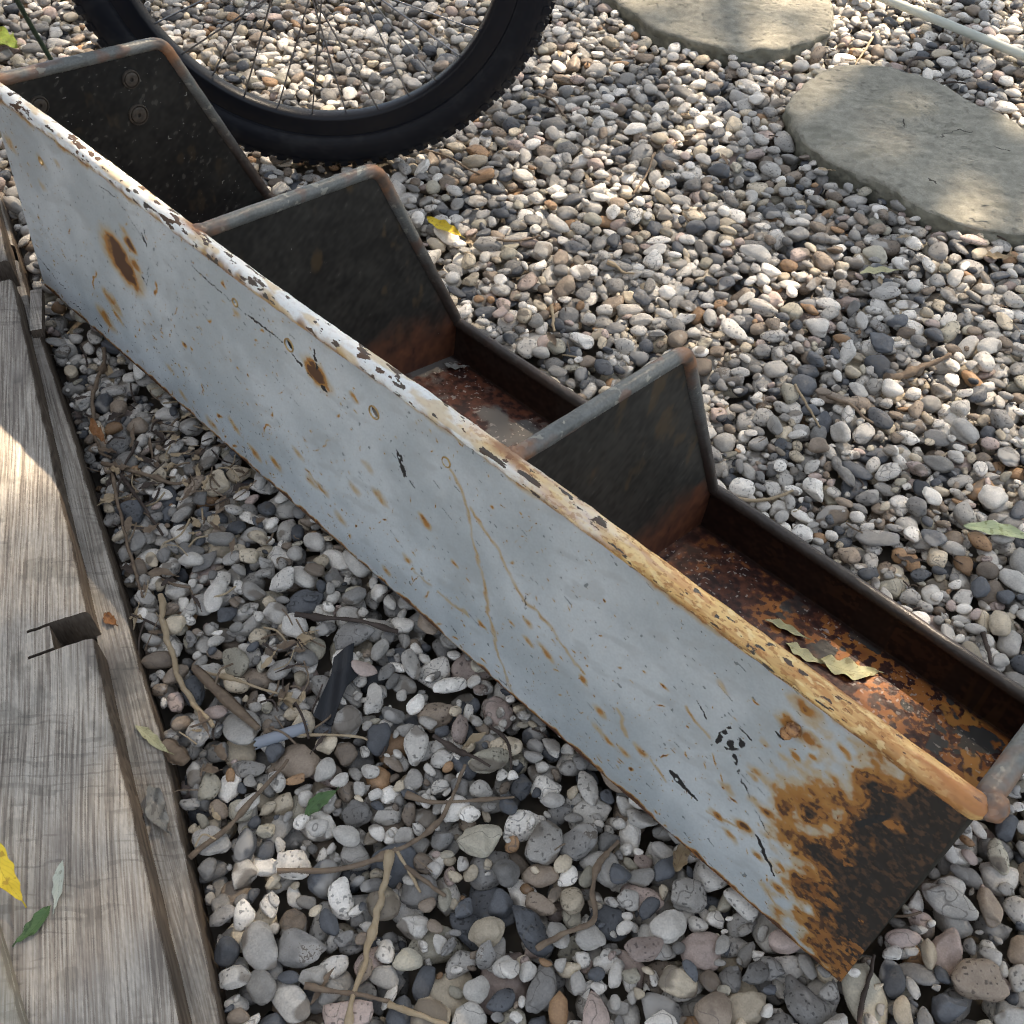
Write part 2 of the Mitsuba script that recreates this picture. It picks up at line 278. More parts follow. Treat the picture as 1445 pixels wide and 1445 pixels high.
def front_rim_color(p, n, uv):
    x, y, z = local(p)
    a = dr.atan2(z - HT, -y)                       # angle round the bead
    g = fbm(x * 60, a * 1.6, 2.0, 3)
    white = mix(rgb(0.66, 0.68, 0.67), rgb(0.74, 0.75, 0.72), g)
    ex = x + (fbm(x * 12, a * 0.7, 0.0, 3) - 0.5) * 0.30
    yel = smoothstep(0.84, 1.06, ex)
    org = smoothstep(1.12, 1.30, ex)
    c = mix(white, mix(rgb(0.70, 0.46, 0.17), rgb(0.50, 0.24, 0.06), smoothstep(0.3, 0.7, fbm(x * 50, a * 2.0, 5.0, 3))), yel * 0.95)
    c = mix(c, mix(rgb(0.42, 0.19, 0.06), rgb(0.28, 0.11, 0.04), g), org)
    und = smoothstep(0.35, -0.75, a + (fbm(x * 70, 3.0, 0.0, 3) - 0.5) * 1.7)
    c = mix(c, mix(rgb(0.34, 0.17, 0.05), rgb(0.12, 0.055, 0.025), noise(x * 190, a * 4.0)), und * 0.92)
    stain = smoothstep(0.52, 0.68, fbm(x * 34, a * 1.1, 9.0, 3))
    c = mix(c, rgb(0.55, 0.38, 0.15), stain * 0.6)
    grit = fbm(x * 260, a * 4.5, 4.0, 3)
    c = mix(c, rgb(0.34, 0.15, 0.045), smoothstep(0.56, 0.68, grit) * (0.12 + 0.6 * yel))
    c = mix(c, rgb(0.78, 0.60, 0.30), smoothstep(0.58, 0.7, fbm(x * 130, a * 2.4, 14.0, 3)) * yel * (1 - org) * 0.7)
    chip = smoothstep(0.61, 0.635, fbm(x * 85, a * 2.2, 7.0, 4) + 0.10 * (noise(x * 11, 3.0, 1.0) - 0.5) + 0.05 * dr.exp(-dr.square((a - 2.0) / 0.5)) * smoothstep(0.9, 0.6, x) - 0.055 * smoothstep(0.9, 1.1, x) - 0.02 * smoothstep(0.1, 0.5, x))
    c = mix(c, mix(rgb(0.055, 0.055, 0.05), rgb(0.10, 0.055, 0.03), noise(x * 40, a)), chip)
    joint = dr.minimum(dr.minimum(dr.abs(x - XD[1]), dr.abs(x - XD[2])), dr.abs(x - XD[3] - 0.01))
    j = smoothstep(0.028, 0.010, joint + (fbm(x * 120, a * 3.0, 1.0, 2) - 0.5) * 0.016) * smoothstep(0.6, 1.6, a)
    return mix(c, mix(rgb(0.30, 0.13, 0.05), rgb(0.2, 0.12, 0.07), g), j * 0.9)
def rim_bump(p, n, uv):
    return 0.0009 * fbm(p.x * 130, p.y * 130, p.z * 130, 3) + 0.00018 * noise(p.x * 700, p.y * 700, p.z * 700)
scene['mat_front_rim'] = bump(rim_bump, princ(proc(front_rim_color), 0.46, 0.45))

def steel_rim_color(p, n, uv):
    x, y, z = local(p)
    g = fbm(p.x * 55, p.y * 55, p.z * 55, 4)
    f = noise(p.x * 500, p.y * 500, p.z * 500)
    c = mix(rgb(0.075, 0.08, 0.076), rgb(0.165, 0.17, 0.16), g) * (0.8 + 0.4 * f)
    c = mix(c, rgb(0.16, 0.085, 0.055), smoothstep(0.56, 0.70, fbm(p.x * 38, p.y * 38 + 4, p.z * 38, 3)) * 0.6)
    c = mix(c, rgb(0.33, 0.32, 0.27), smoothstep(0.66, 0.72, fbm(p.x * 95, p.y * 95, p.z * 95 + 8, 3)) * 0.6)
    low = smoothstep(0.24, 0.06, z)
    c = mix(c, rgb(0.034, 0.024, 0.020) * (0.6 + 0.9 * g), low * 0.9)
    jf = smoothstep(0.045, 0.005, y + (g - 0.5) * 0.03) + smoothstep(0.03, 0.006, dr.abs(y - YB - 0.004) + (g - 0.5) * 0.02) * smoothstep(0.22, 0.27, z)
    return mix(c, mix(rgb(0.27, 0.12, 0.05), rgb(0.10, 0.06, 0.04), smoothstep(0.35, 0.65, g)), dr.minimum(jf, 1) * 0.75)
scene['mat_steel_rim'] = bump(rim_bump, princ(proc(steel_rim_color), 0.42, 0.5))

def plate_color(p, n, uv):
    x, y, z = local(p)
    g = fbm(y * 26, z * 26, x * 3, 4)
    s = fbm((y + z * 0.8) * 60, (z - y * 0.8) * 150, x * 5, 3) * 0.6 + 0.4 * noise(y * 170, z * 170, x * 3)
    left = smoothstep(0.3, 0.1, x)
    mid = smoothstep(0.6, 0.8, x)
    c = mix(rgb(0.010, 0.010, 0.0095), rgb(0.038, 0.036, 0.031), smoothstep(0.3, 0.75, 0.5 * g + 0.5 * s)) * (1 - 0.5 * left) + rgb(0.012, 0.012, 0.010) * mid
    c = mix(c, rgb(0.16, 0.15, 0.13), smoothstep(0.70, 0.78, s) * 0.22)
    c = mix(c, rgb(0.12, 0.075, 0.03), smoothstep(0.62, 0.76, fbm(y * 40, z * 25, x + 9.0, 4)) * (0.40 - 0.25 * left))
    dots = smoothstep(0.965, 0.98, noise(y * 260, z * 260, x * 7))
    c = mix(c, rgb(0.30, 0.29, 0.26), dots * 0.7)
    zf = z + K * y                                   # height above the tray floor
    rust = smoothstep(0.075, 0.0, zf - 0.05 * (g - 0.5) * 2 - 0.035 * smoothstep(0.1, 0.36, y)) * smoothstep(0.1, 0.3, x)
    c = mix(c, mix(rgb(0.05, 0.02, 0.015), rgb(0.17, 0.065, 0.03), fbm(y * 90, z * 90, 1.0, 3)), rust)
    return c
def plate_bump(p, n, uv):
    x, y, z = local(p)
    return 0.00035 * fbm(y * 150, z * 150, x * 50, 3)
scene['mat_plate'] = two(bump(plate_bump, princ(proc(plate_color), 0.52, 0.4)))

def tray_color(p, n, uv):
    x, y, z = local(p)
    g = fbm(x * 22, y * 22, z * 22, 4)
    f = fbm(x * 130, y * 130, z * 130, 4)
    third = smoothstep(0.86, 0.93, x)
    red = mix(rgb(0.034, 0.013, 0.010), rgb(0.135, 0.044, 0.022), smoothstep(0.3, 0.72, f))
    grey = mix(rgb(0.10, 0.085, 0.07), rgb(0.15, 0.14, 0.13), g)
    c2 = mix(red, grey, smoothstep(0.42, 0.56, g + 0.25 * (f - 0.5) + 0.5 * smoothstep(0.30, 0.16, y) * smoothstep(0.5, 0.6, x) - 0.05))
    ob = smoothstep(0.98, 1.2, x + (g - 0.5) * 0.5)
    orange = smoothstep(0.52, 0.58, f + 0.30 * (g - 0.5) + 0.012 * ob - 0.10 * (1 - ob))
    c3 = mix(red, mix(rgb(0.22, 0.075, 0.022), rgb(0.38, 0.145, 0.035), noise(x * 60, y * 60, 2.0)), orange * (0.35 + 0.65 * ob))
    yel = smoothstep(0.57, 0.61, fbm(x * 32, y * 32, 8.0, 4)) * smoothstep(1.20, 1.27, x)
    c3 = mix(c3, mix(rgb(0.46, 0.22, 0.05), rgb(0.38, 0.16, 0.04), f), yel * 0.9)
    c3 = mix(c3, rgb(0.05, 0.048, 0.045), smoothstep(0.60, 0.64, fbm(x * 34, y * 34, 17.0, 4)) * ob)
    c = mix(c2, c3, third)
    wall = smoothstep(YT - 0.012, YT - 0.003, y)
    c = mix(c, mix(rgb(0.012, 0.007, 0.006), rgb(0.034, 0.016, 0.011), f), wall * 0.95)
    dust = (1 - wall) * smoothstep(0.82, 0.86, noise(x * 300, y * 300, 5.0)) * smoothstep(0.5, 0.6, noise(x * 25, y * 25, 1.0))
    return mix(c, rgb(0.42, 0.36, 0.32), dust * 0.6)
def tray_bump(p, n, uv):
    x, y, z = local(p)
    return 0.0016 * fbm(x * 120, y * 120, z * 120, 4) + 0.0005 * noise(x * 480, y * 480, z * 480)
scene['mat_tray'] = two(bump(tray_bump, princ(proc(tray_color), 0.52, 0.45), eps=4e-4))

def rust_metal(p, n, uv):
    g = fbm(p.x * 260, p.y * 260, p.z * 260, 3)
    return mix(rgb(0.09, 0.035, 0.018), rgb(0.42, 0.22, 0.09), smoothstep(0.3, 0.7, g))
scene['mat_rust_bolt'] = bump(lambda p, n, uv: 0.0008 * fbm(p.x * 300, p.y * 300, p.z * 300, 3), princ(proc(rust_metal), 0.55, 0.5))
scene['mat_brass'] = princ((0.42, 0.27, 0.10), 0.35, 0.5, metallic=0.6)
scene['mat_bolt'] = bump(lambda p, n, uv: 0.0004 * fbm(p.x * 300, p.y * 300, p.z * 300, 3), princ(proc(lambda p, n, uv: mix(rgb(0.016, 0.015, 0.014), rgb(0.085, 0.068, 0.052), fbm(p.x * 180, p.y * 180, p.z * 180, 3))), 0.45, 0.5))

# timber: grain along WD
WD = np.array([-0.4188, 0.9081]); WN = np.array([0.9081, 0.4188]); W0 = np.array([-0.2469, 0.2034])
def st(p):
    a, b = p.x - W0[0], p.y - W0[1]
    return a * WD[0] + b * WD[1], a * WN[0] + b * WN[1]
def grain(s, t, z):
    w = t - dr.select(t < 0.0005, 0.15 * s, 0) + (noise(s * 6, t * 14, 3.0) - 0.5) * 0.006
    return noise(w * 780, s * 18, z * 120 + 1.0), noise(w * 1500, s * 34, z * 200), w
def wood_color(p, n, uv):
    s, t = st(p)
    a, b, w = grain(s, t, p.z)
    blot = fbm(s * 16, t * 22, 1.0, 4)
    c = mix(rgb(0.185, 0.157, 0.13), rgb(0.50, 0.452, 0.385), smoothstep(0.15, 0.85, 0.6 * a + 0.4 * b))
    c = c * (0.74 + 0.44 * blot) * (0.85 + 0.3 * noise(s * 260, t * 700, p.z * 300))
    c = mix(c, rgb(0.20, 0.175, 0.155), smoothstep(0.5, 0.72, fbm(s * 8, t * 16, 7.0, 4)) * 0.6)
    c = mix(c, rgb(0.46, 0.43, 0.38), smoothstep(0.58, 0.8, fbm(s * 24, t * 60, 4.0, 3)) * 0.18)
    sw = s + t * 0.35 + (noise(t * 60, s * 20, 2.0) - 0.5) * 0.006
    saw = smoothstep(0.70, 0.84, noise(sw * 330, t * 45, 6.0)) * smoothstep(0.40, 0.6, noise(s * 16, t * 24, 2.0))
    c = c * (1 - 0.24 * saw * (0.4 + b))
    crack = smoothstep(0.95, 0.97, noise(w * 75, s * 3.2, 11.0)) * smoothstep(0.4, 0.2, dr.abs(noise(w * 75, 3.0, 11.0) - 0.5))
    c = mix(c, rgb(0.03, 0.025, 0.02), crack * 0.85)
    mud = smoothstep(0.66, 0.74, fbm(s * 28, t * 28, 14.0, 3))
    c = mix(c, rgb(0.10, 0.095, 0.08), mud * 0.3)
    return mix(c, rgb(0.085, 0.062, 0.044) * (0.5 + a * 0.8), smoothstep(0.75, 0.45, n.z) * 0.9)  # brown unweathered sides; shade of the notch walls is put into this colour too
def wood_bump(p, n, uv):
    s, t = st(p)
    a, b, w = grain(s, t, p.z)
    crack = smoothstep(0.95, 0.97, noise(w * 75, s * 3.2, 11.0))
    return 0.00075 * a + 0.0003 * b - 0.0016 * crack
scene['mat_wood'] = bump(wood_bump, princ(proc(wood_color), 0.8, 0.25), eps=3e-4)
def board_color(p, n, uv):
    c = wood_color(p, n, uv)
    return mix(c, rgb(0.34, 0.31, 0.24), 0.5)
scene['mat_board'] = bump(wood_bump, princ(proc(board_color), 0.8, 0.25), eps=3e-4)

SLAB_CRACKS = [[0.761, 1.653, 0.777, 1.673], [0.777, 1.673, 0.802, 1.68], [0.802, 1.68, 0.823, 1.673], [0.848, 1.625, 0.864, 1.607], [0.7, 1.517, 0.712, 1.502], [0.707, 1.717, 0.708, 1.687]]
def slab_color(p, n, uv):
    d = fbm(p.x * 9, p.y * 9, p.z * 9, 4)
    f = fbm(p.x * 90, p.y * 90, p.z * 90, 3)
    c = mix(rgb(0.19, 0.18, 0.15), rgb(0.335, 0.315, 0.255), d) * (0.66 + 0.68 * f) * (0.84 + 0.32 * noise(p.x * 500, p.y * 500, p.z * 500))
    lay = fbm(p.x * 20, p.y * 46, p.z * 20 + 6, 3)
    c = mix(c, rgb(0.16, 0.155, 0.12), smoothstep(0.55, 0.7, lay) * 0.45)
    ck = mi.Float(0)
    jx = p.x + (noise(p.x * 120, p.y * 120, 1.0) - 0.5) * 0.008
    jy = p.y + (noise(p.x * 120, p.y * 120, 5.0) - 0.5) * 0.008
    for q in SLAB_CRACKS:
        dd, tt = seg_d(jx, jy, q)
        ck = dr.maximum(ck, smoothstep(0.0016, 0.0008, dd))
    c = mix(c, rgb(0.03, 0.028, 0.022), ck * 0.85)
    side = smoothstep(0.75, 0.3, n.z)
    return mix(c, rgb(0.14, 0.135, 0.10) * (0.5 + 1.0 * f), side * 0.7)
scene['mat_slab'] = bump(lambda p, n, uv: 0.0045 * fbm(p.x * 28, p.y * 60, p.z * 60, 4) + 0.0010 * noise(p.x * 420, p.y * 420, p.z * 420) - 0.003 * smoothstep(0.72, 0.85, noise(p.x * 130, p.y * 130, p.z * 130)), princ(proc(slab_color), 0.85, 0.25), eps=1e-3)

scene['mat_rubber'] = bump(lambda p, n, uv: 0.00025 * fbm(p.x * 200, p.y * 200, p.z * 200, 2), princ(proc(lambda p, n, uv: mix(rgb(0.004, 0.005, 0.009), rgb(0.013, 0.014, 0.017), smoothstep(0.45, 0.75, fbm(p.x * 40, p.y * 40, p.z * 40, 4)))), 0.52, 0.32))
scene['mat_wheel_rim'] = princ((0.006, 0.007, 0.011), 0.4, 0.35)
scene['mat_spoke'] = princ((0.30, 0.30, 0.31), 0.3, 0.5, metallic=0.9)
scene['mat_hub'] = princ((0.02, 0.02, 0.02), 0.35, 0.5)
scene['mat_pole'] = princ(proc(lambda p, n, uv: mix(rgb(0.42, 0.44, 0.38), rgb(0.58, 0.60, 0.53), fbm(p.x * 30, p.y * 30, p.z * 30, 3))), 0.45, 0.4)
scene['mat_cane'] = princ(proc(lambda p, n, uv: mix(rgb(0.012, 0.03, 0.018), rgb(0.03, 0.055, 0.03), noise(p.x * 40, p.y * 40, p.z * 90))), 0.5, 0.4)

def twig_color(p, n, uv):
    g = fbm(p.x * 160, p.y * 160, p.z * 160, 3)
    a = mix(rgb(0.10, 0.07, 0.05), rgb(0.26, 0.195, 0.135), g)
    b = mix(rgb(0.30, 0.22, 0.13), rgb(0.46, 0.37, 0.25), g)
    d = mix(rgb(0.035, 0.026, 0.022), rgb(0.09, 0.068, 0.055), g)
    return dr.select(uv.x < 0.33, d, dr.select(uv.x < 0.66, a, b))
scene['mat_twig'] = bump(lambda p, n, uv: 0.0006 * fbm(p.x * 240, p.y * 240, p.z * 240, 3), princ(proc(twig_color), 0.75, 0.3))

def leaf_mat(c0, c1, dark, trans=0.0):
    def f(p, n, uv):
        v = dr.abs(uv.y - 0.5)
        rib = smoothstep(0.03, 0.0, v)
        side = smoothstep(0.42, 0.5, dr.abs(dr.sin((uv.x * 9 - v * 5) * 3.14159)) * 0.5) * 0.25
        spot = smoothstep(0.60, 0.70, fbm(p.x * 190, p.y * 190, p.z * 190, 3))
        c = mix(rgb(*c0), rgb(*c1), fbm(p.x * 110, p.y * 110, p.z * 110, 3))
        c = c * (1 - 0.3 * rib) * (1 - 0.35 * side)
        return mix(c, rgb(*dark), spot * 0.6)
    return two(princ(proc(f), 0.6, 0.3))
scene['mat_leaf_yellow'] = leaf_mat((0.62, 0.44, 0.03), (0.72, 0.56, 0.06), (0.30, 0.16, 0.03))
scene['mat_leaf_pale'] = leaf_mat((0.40, 0.37, 0.20), (0.50, 0.48, 0.30), (0.20, 0.16, 0.08))
scene['mat_leaf_palegreen'] = leaf_mat((0.42, 0.47, 0.24), (0.54, 0.58, 0.36), (0.2, 0.22, 0.08))
scene['mat_leaf_green'] = leaf_mat((0.065, 0.12, 0.045), (0.12, 0.19, 0.075), (0.03, 0.05, 0.02))
scene['mat_leaf_lime'] = leaf_mat((0.22, 0.30, 0.04), (0.34, 0.40, 0.07), (0.2, 0.16, 0.03))
scene['mat_leaf_brown'] = leaf_mat((0.20, 0.14, 0.08), (0.34, 0.26, 0.16), (0.07, 0.05, 0.035))
scene['mat_leaf_orange'] = leaf_mat((0.28, 0.13, 0.05), (0.22, 0.10, 0.04), (0.1, 0.05, 0.03))
scene['mat_leaf_silver'] = leaf_mat((0.42, 0.44, 0.37), (0.55, 0.57, 0.48), (0.2, 0.2, 0.14))
scene['mat_leaf_grey'] = leaf_mat((0.20, 0.195, 0.18), (0.30, 0.29, 0.26), (0.10, 0.09, 0.08))
scene['mat_black_plastic'] = princ((0.012, 0.014, 0.018), 0.4, 0.4)
scene['mat_blue_plastic'] = two(princ((0.25, 0.27, 0.305), 0.4, 0.4))
scene['mat_tree_leaf'] = two(princ((0.06, 0.095, 0.03), 0.5, 0.4))
scene['mat_bark'] = princ(proc(lambda p, n, uv: mix(rgb(0.06, 0.05, 0.04), rgb(0.16, 0.13, 0.10), fbm(p.x * 20, p.y * 20, p.z * 6, 3))), 0.9, 0.2)

# ------------------------------------------------------------------ ground sheet under the gravel, out to the horizon
gx = np.r_[-120, -40, -12, -6, -4, np.linspace(-3, 3, 151), 4, 6, 12, 40, 120]
gy = np.r_[-120, -40, -12, -6, -3, np.linspace(-1, 4, 126), 5, 6, 12, 40, 120]
GX, GY = np.meshgrid(gx, gy, indexing='ij')
far = ss(2.4, 3.1, np.hypot(GX, GY - 1.2))
GZ = (surf(GX, GY) - 0.042 + (meshkit.fbm(np.stack([GX * 25, GY * 25, GX * 0], -1), 3, 2) - 0.5) * 0.012) * (1 - far) - 0.004 * far
TT = w2t(np.stack([GX, GY, GZ], -1))
under = (TT[..., 0] > -0.03) & (TT[..., 0] < LT + 0.03) & (TT[..., 1] > -0.02) & (TT[..., 1] < 0.42)
GZ = np.where(under, GZ - 0.02, GZ)
def grid_mesh(X, Y, Z):
    n, m = X.shape
    i = np.arange(n * m).reshape(n, m)
    F = np.stack([i[:-1, :-1], i[1:, :-1], i[1:, 1:], i[:-1, 1:]], -1).reshape(-1, 4)
    F = np.vstack([F[:, [0, 1, 2]], F[:, [0, 2, 3]]])
    return trimesh.Trimesh(np.stack([X, Y, Z], -1).reshape(-1, 3), F, process=False)
GROUND = 'gravel_ground'
scene[GROUND] = mikit.ply(grid_mesh(GX, GY, GZ), 'mat_soil', smooth=True)
tag(GROUND, 'bed of loose rounded grey and white pebbles over dark soil', 'gravel', kind='structure')

# ------------------------------------------------------------------ footprints that the pebbles keep out of
STONE1 = [[0.189, 2.135], [0.227, 2.056], [0.288, 1.963], [0.356, 1.91], [0.426, 1.884], [0.506, 1.885], [0.58, 1.922], [0.632, 1.983], [0.647, 2.062], [0.647, 2.153], [0.611, 2.316], [0.475, 2.432], [0.313, 2.389], [0.211, 2.253]]
STONE2 = [[0.483, 1.688], [0.528, 1.779], [0.608, 1.851], [0.698, 1.844], [0.764, 1.795], [0.82, 1.722], [0.882, 1.624], [0.934, 1.517], [0.945, 1.382], [0.871, 1.287], [0.777, 1.308], [0.684, 1.337], [0.631, 1.385], [0.581, 1.455], [0.525, 1.51], [0.486, 1.587]]
def line_pt(s, t): return W0 + WD * s + WN * t
def ledge_t(s):   # the ledge's outer edge, across the grain
    return np.interp(s, [-0.4, 0.0, 0.27, 0.48, 1.02, 1.5], [0.022, 0.0225, 0.032, 0.030, 0.010, 0.0])
S_END = 1.345
timber_poly = Polygon([line_pt(-0.6, -0.5), line_pt(-0.6, 0.024)] + [line_pt(s, float(ledge_t(s)) + 0.001) for s in np.linspace(-0.4, S_END, 24)] + [line_pt(S_END, -0.5)])
trough_poly = Polygon([t2w([x, y, 0])[:2] for x, y in ((-0.006, 0.035), (LT - 0.012, 0.035), (LT + 0.003, 0.055), (LT + 0.003, YL + 0.004), (-0.006, YL + 0.004))])
under_poly = Polygon([t2w([x, y, 0])[:2] for x, y in ((-0.012, -0.006), (LT + 0.008, -0.006), (LT + 0.008, 0.06), (-0.012, 0.06))])
WH_X, WH_Y, WH_YAW, WH_LEAN = -0.28936, 1.5941, 0.0426, -0.09816
wax = np.array([math.cos(WH_YAW), math.sin(WH_YAW)])
wno = np.array([-wax[1], wax[0]])
wheel_poly = Polygon([np.array([WH_X, WH_Y]) + wax * a + wno * b for a, b in ((-0.085, -0.022), (0.085, -0.022), (0.085, 0.022), (-0.085, 0.022))])
ring = lambda P, d: Polygon(P).buffer(d)
blocked = [timber_poly, trough_poly, wheel_poly, Polygon(np.array(STONE1) * 1.05).buffer(-0.016), Polygon(np.array(STONE2) * 1.04).buffer(-0.016)]

# ------------------------------------------------------------------ pebbles: dropped one by one on a height map
CELL = 0.0025
X0, X1, Y0, Y1 = -1.75, 1.75, 0.0, 2.75
NX, NY = int((X1 - X0) / CELL), int((Y1 - Y0) / CELL)
cx = X0 + (np.arange(NX) + 0.5) * CELL; cy = Y0 + (np.arange(NY) + 0.5) * CELL
CX, CY = np.meshgrid(cx, cy, indexing='ij')
TARGET = surf(CX[::4, ::4], CY[::4, ::4]).repeat(4, 0).repeat(4, 1)[:NX, :NY]
HM = TARGET - 0.040
block = np.zeros((NX, NY), bool)
for P in blocked: block |= contains_xy(P, CX, CY)
HM[block] = 9.0
CEIL = np.where(contains_xy(under_poly, CX, CY), 0.0445, 8.0)
OWN = np.full((NX, NY), -1, int)

def proto(seed, level, angular):
    r = np.random.default_rng(seed)
    m = trimesh.creation.icosphere(subdivisions=level)
    v = np.array(m.vertices)
    big = trimesh.creation.icosphere(subdivisions=2).vertices if level < 2 else v
    for _ in range(angular):
        d = r.normal(size=3); d /= np.linalg.norm(d)
        h = r.uniform(0.5, 0.85)
        k = v @ d
        v = v - np.clip(k - h, 0, None)[:, None] * d * 0.9
    e = r.uniform(0.80, 1.1)                              # a little boxy or a little pointed
    v = np.sign(v) * np.abs(v) ** e
    nz = meshkit.noise(v * 1.3 + seed * 3.1, seed) - 0.5
    nz2 = meshkit.noise(v * 3.1 + seed * 1.7, seed + 9) - 0.5
    v = v * (1 + 0.42 * nz + 0.13 * nz2)[:, None]
    v[:, 0] *= 1 + 0.25 * r.uniform(-1, 1) * v[:, 1]       # pear and kidney shapes
    v[:, 1] += 0.18 * r.uniform(-1, 1) * v[:, 0] ** 2
    v -= (v.max(0) + v.min(0)) / 2
    v /= (v.max(0) - v.min(0)) / 2
    return v, np.array(m.faces)
NP = 44
PROTO = {lv: [proto(100 + i, lv, [0, 0, 0, 1, 3, 7][i % 6]) for i in range(NP)] for lv in (1, 2, 3)}

def rotm(yaw, tilt, az):
    c, s = math.cos(yaw), math.sin(yaw)
    Rz = np.array([[c, -s, 0], [s, c, 0], [0, 0, 1]])
    ax = np.array([math.cos(az), math.sin(az), 0])
    Kx = np.array([[0, -ax[2], ax[1]], [ax[2], 0, -ax[0]], [-ax[1], ax[0], 0]])
    return (np.eye(3) + math.sin(tilt) * Kx + (1 - math.cos(tilt)) * Kx @ Kx) @ Rz

def in_view(x, y, margin):
    q = np.stack([x, y, np.zeros_like(x)], -1) - CAM
    d = q @ FWD
    u = q[..., 0] / d * 1.965; w = (q[..., 1] * 0.7586 + q[..., 2] * 0.6516) / d * 1.965
    return (d > 0) & (np.abs(u) < 1 + margin) & (np.abs(w) < 1 + margin)

peb = []
def drop(n_try, layer_top, size_mu, cand, y1=Y1 - 0.03):
    xs = rng.uniform(X0 + .03, X1 - .03, (n_try, cand)); ys = rng.uniform(Y0 + .03, y1, (n_try, cand))
    ok = in_view(xs[:, 0], ys[:, 0], 0.16)
    loc = rng.uniform(-0.05, 0.05, (n_try, cand, 2))
    for i in np.nonzero(ok)[0]:
        a = size_mu * math.exp(rng.normal(0, 0.33)) * (1.13 - 0.08 * min(max((ys[i, 0] - 0.3) / 0.6, 0), 1) + 0.12 * min(max((ys[i, 0] - 0.9) / 1.1, 0), 1)); a = min(max(a, 0.0032), 0.028)
        b = a * rng.uniform(0.50, 0.90); c = b * rng.uniform(0.5, 0.88)
        R = rotm(rng.uniform(0, 2 * math.pi), abs(rng.normal(0, 0.30)), rng.uniform(0, 2 * math.pi))
        Q = R @ np.diag([1 / a ** 2, 1 / b ** 2, 1 / c ** 2]) @ R.T
        ext = int(a / CELL) + 1
        g = np.arange(-ext, ext + 1) * CELL
        gx_, gy_ = np.meshgrid(g, g, indexing='ij')
        B = Q[0, 2] * gx_ + Q[1, 2] * gy_
        Cc = Q[0, 0] * gx_ ** 2 + 2 * Q[0, 1] * gx_ * gy_ + Q[1, 1] * gy_ ** 2 - 1
        disc = B * B - Q[2, 2] * Cc
        on = disc > 0.10 * Q[2, 2]
        rt = np.sqrt(np.maximum(disc, 0))
        bot = np.where(on, (-B - rt) / Q[2, 2], 9.0)
        top = np.where(disc > 0, (-B + rt) / Q[2, 2], -9.0)
        best = None
        for k in range(cand):
            x, y = xs[i, 0] + loc[i, k, 0], ys[i, 0] + loc[i, k, 1]
            ix, iy = int((x - X0) / CELL), int((y - Y0) / CELL)
            if ix < ext or iy < ext or ix + ext >= NX or iy + ext >= NY: continue
            sl = (slice(ix - ext, ix + ext + 1), slice(iy - ext, iy + ext + 1))
            z = (HM[sl] - bot)[on].max()
            score = z - TARGET[ix, iy]
            if best is None or score < best[0]: best = (score, z, ix, iy, sl)
        if best is None: continue
        _, z, ix, iy, sl = best
        z -= 0.0012
        tz = z + np.sqrt(1 / np.linalg.inv(np.linalg.inv(Q))[2, 2]) if False else z + c
        if tz > TARGET[ix, iy] + layer_top: continue
        H = HM[sl]
        up = z + top
        if (up > CEIL[sl]).any(): continue
        m = (up > H) & (disc > 0)
        H[m] = up[m]
        OWN[sl][m] = len(peb)
        peb.append((X0 + (ix + 0.5) * CELL, Y0 + (iy + 0.5) * CELL, z, a, b, c, R))
drop(11000, -0.010, 0.0125, 3)
drop(16000, 0.000, 0.0140, 5)
drop(12000, 0.010, 0.0140, 6)
drop(12000, 0.004, 0.0088, 6)
drop(4000, 0.002, 0.0080, 7, 1.0)
drop(8000, -0.002, 0.0048, 6, 1.2)
HEIGHT = HM.copy()
def hz(x, y, r=0.012, q=85):
    ix, iy, k = int((x - X0) / CELL), int((y - Y0) / CELL), max(1, int(r / CELL))
    w = HEIGHT[max(ix - k, 0):ix + k + 1, max(iy - k, 0):iy + k + 1]
    w = w[w < 1]
    return float(np.percentile(w, q)) if w.size else 0.05

own_n = np.bincount(OWN[OWN >= 0].ravel(), minlength=len(peb))
pos = np.array([p[:3] for p in peb])
q = pos - CAM
depth = q @ FWD
vis = in_view(pos[:, 0], pos[:, 1], -0.01) & ~(
    # behind the trough, as seen from where the camera stands: skipped for the choice of the largest ones only
    np.array([bool(0) for _ in peb]))
tl = w2t(pos)
shade_by = ((tl[:, 1] > 0) & (tl[:, 1] < 0.62) & (tl[:, 0] < LT + 0.05))
area = own_n / depth ** 2 * vis * (~shade_by) * (own_n > 12)
order = np.argsort(-area)
single_out = set(order[:300].tolist())

def pebble_mesh(p, level, kind):
    x, y, z, a, b, c, R = p
    v, f = PROTO[level][kind]
    return (v * [a, b, c]) @ R.T + [x, y, z], f
lib_kind = rng.integers(0, NP, len(peb)); typ = rng.uniform(0, 1, len(peb)); sd = rng.uniform(0, 1, len(peb))
VV, FF, UU, off = [], [], [], 0
for i, p in enumerate(peb):
    if own_n[i] < 3: continue
    if i in single_out:
        v, f = pebble_mesh(p, 3 if area[i] > area[order[60]] else 2, lib_kind[i])
        part(GROUND, 'pebble', trimesh.Trimesh(v, f, process=False), 'mat_stone', smooth=True, uv=np.tile([typ[i], sd[i]], (len(v), 1)))
        continue
    px = 2 * p[3] / max(depth[i], 0.3) * 1006
    v, f = pebble_mesh(p, 2 if (px > 19 and own_n[i] > 14 and vis[i]) else 1, lib_kind[i])
    VV.append(v); FF.append(f + off); UU.append(np.tile([typ[i], sd[i]], (len(v), 1))); off += len(v)
rest = trimesh.Trimesh(np.vstack(VV), np.vstack(FF), process=False)
k = part(GROUND, 'loose_pebbles', rest, 'mat_stone', smooth=True, uv=np.vstack(UU))
tag(k, 'smaller and farther pebbles of the gravel bed', kind='stuff')
N_TRI = len(rest.faces)

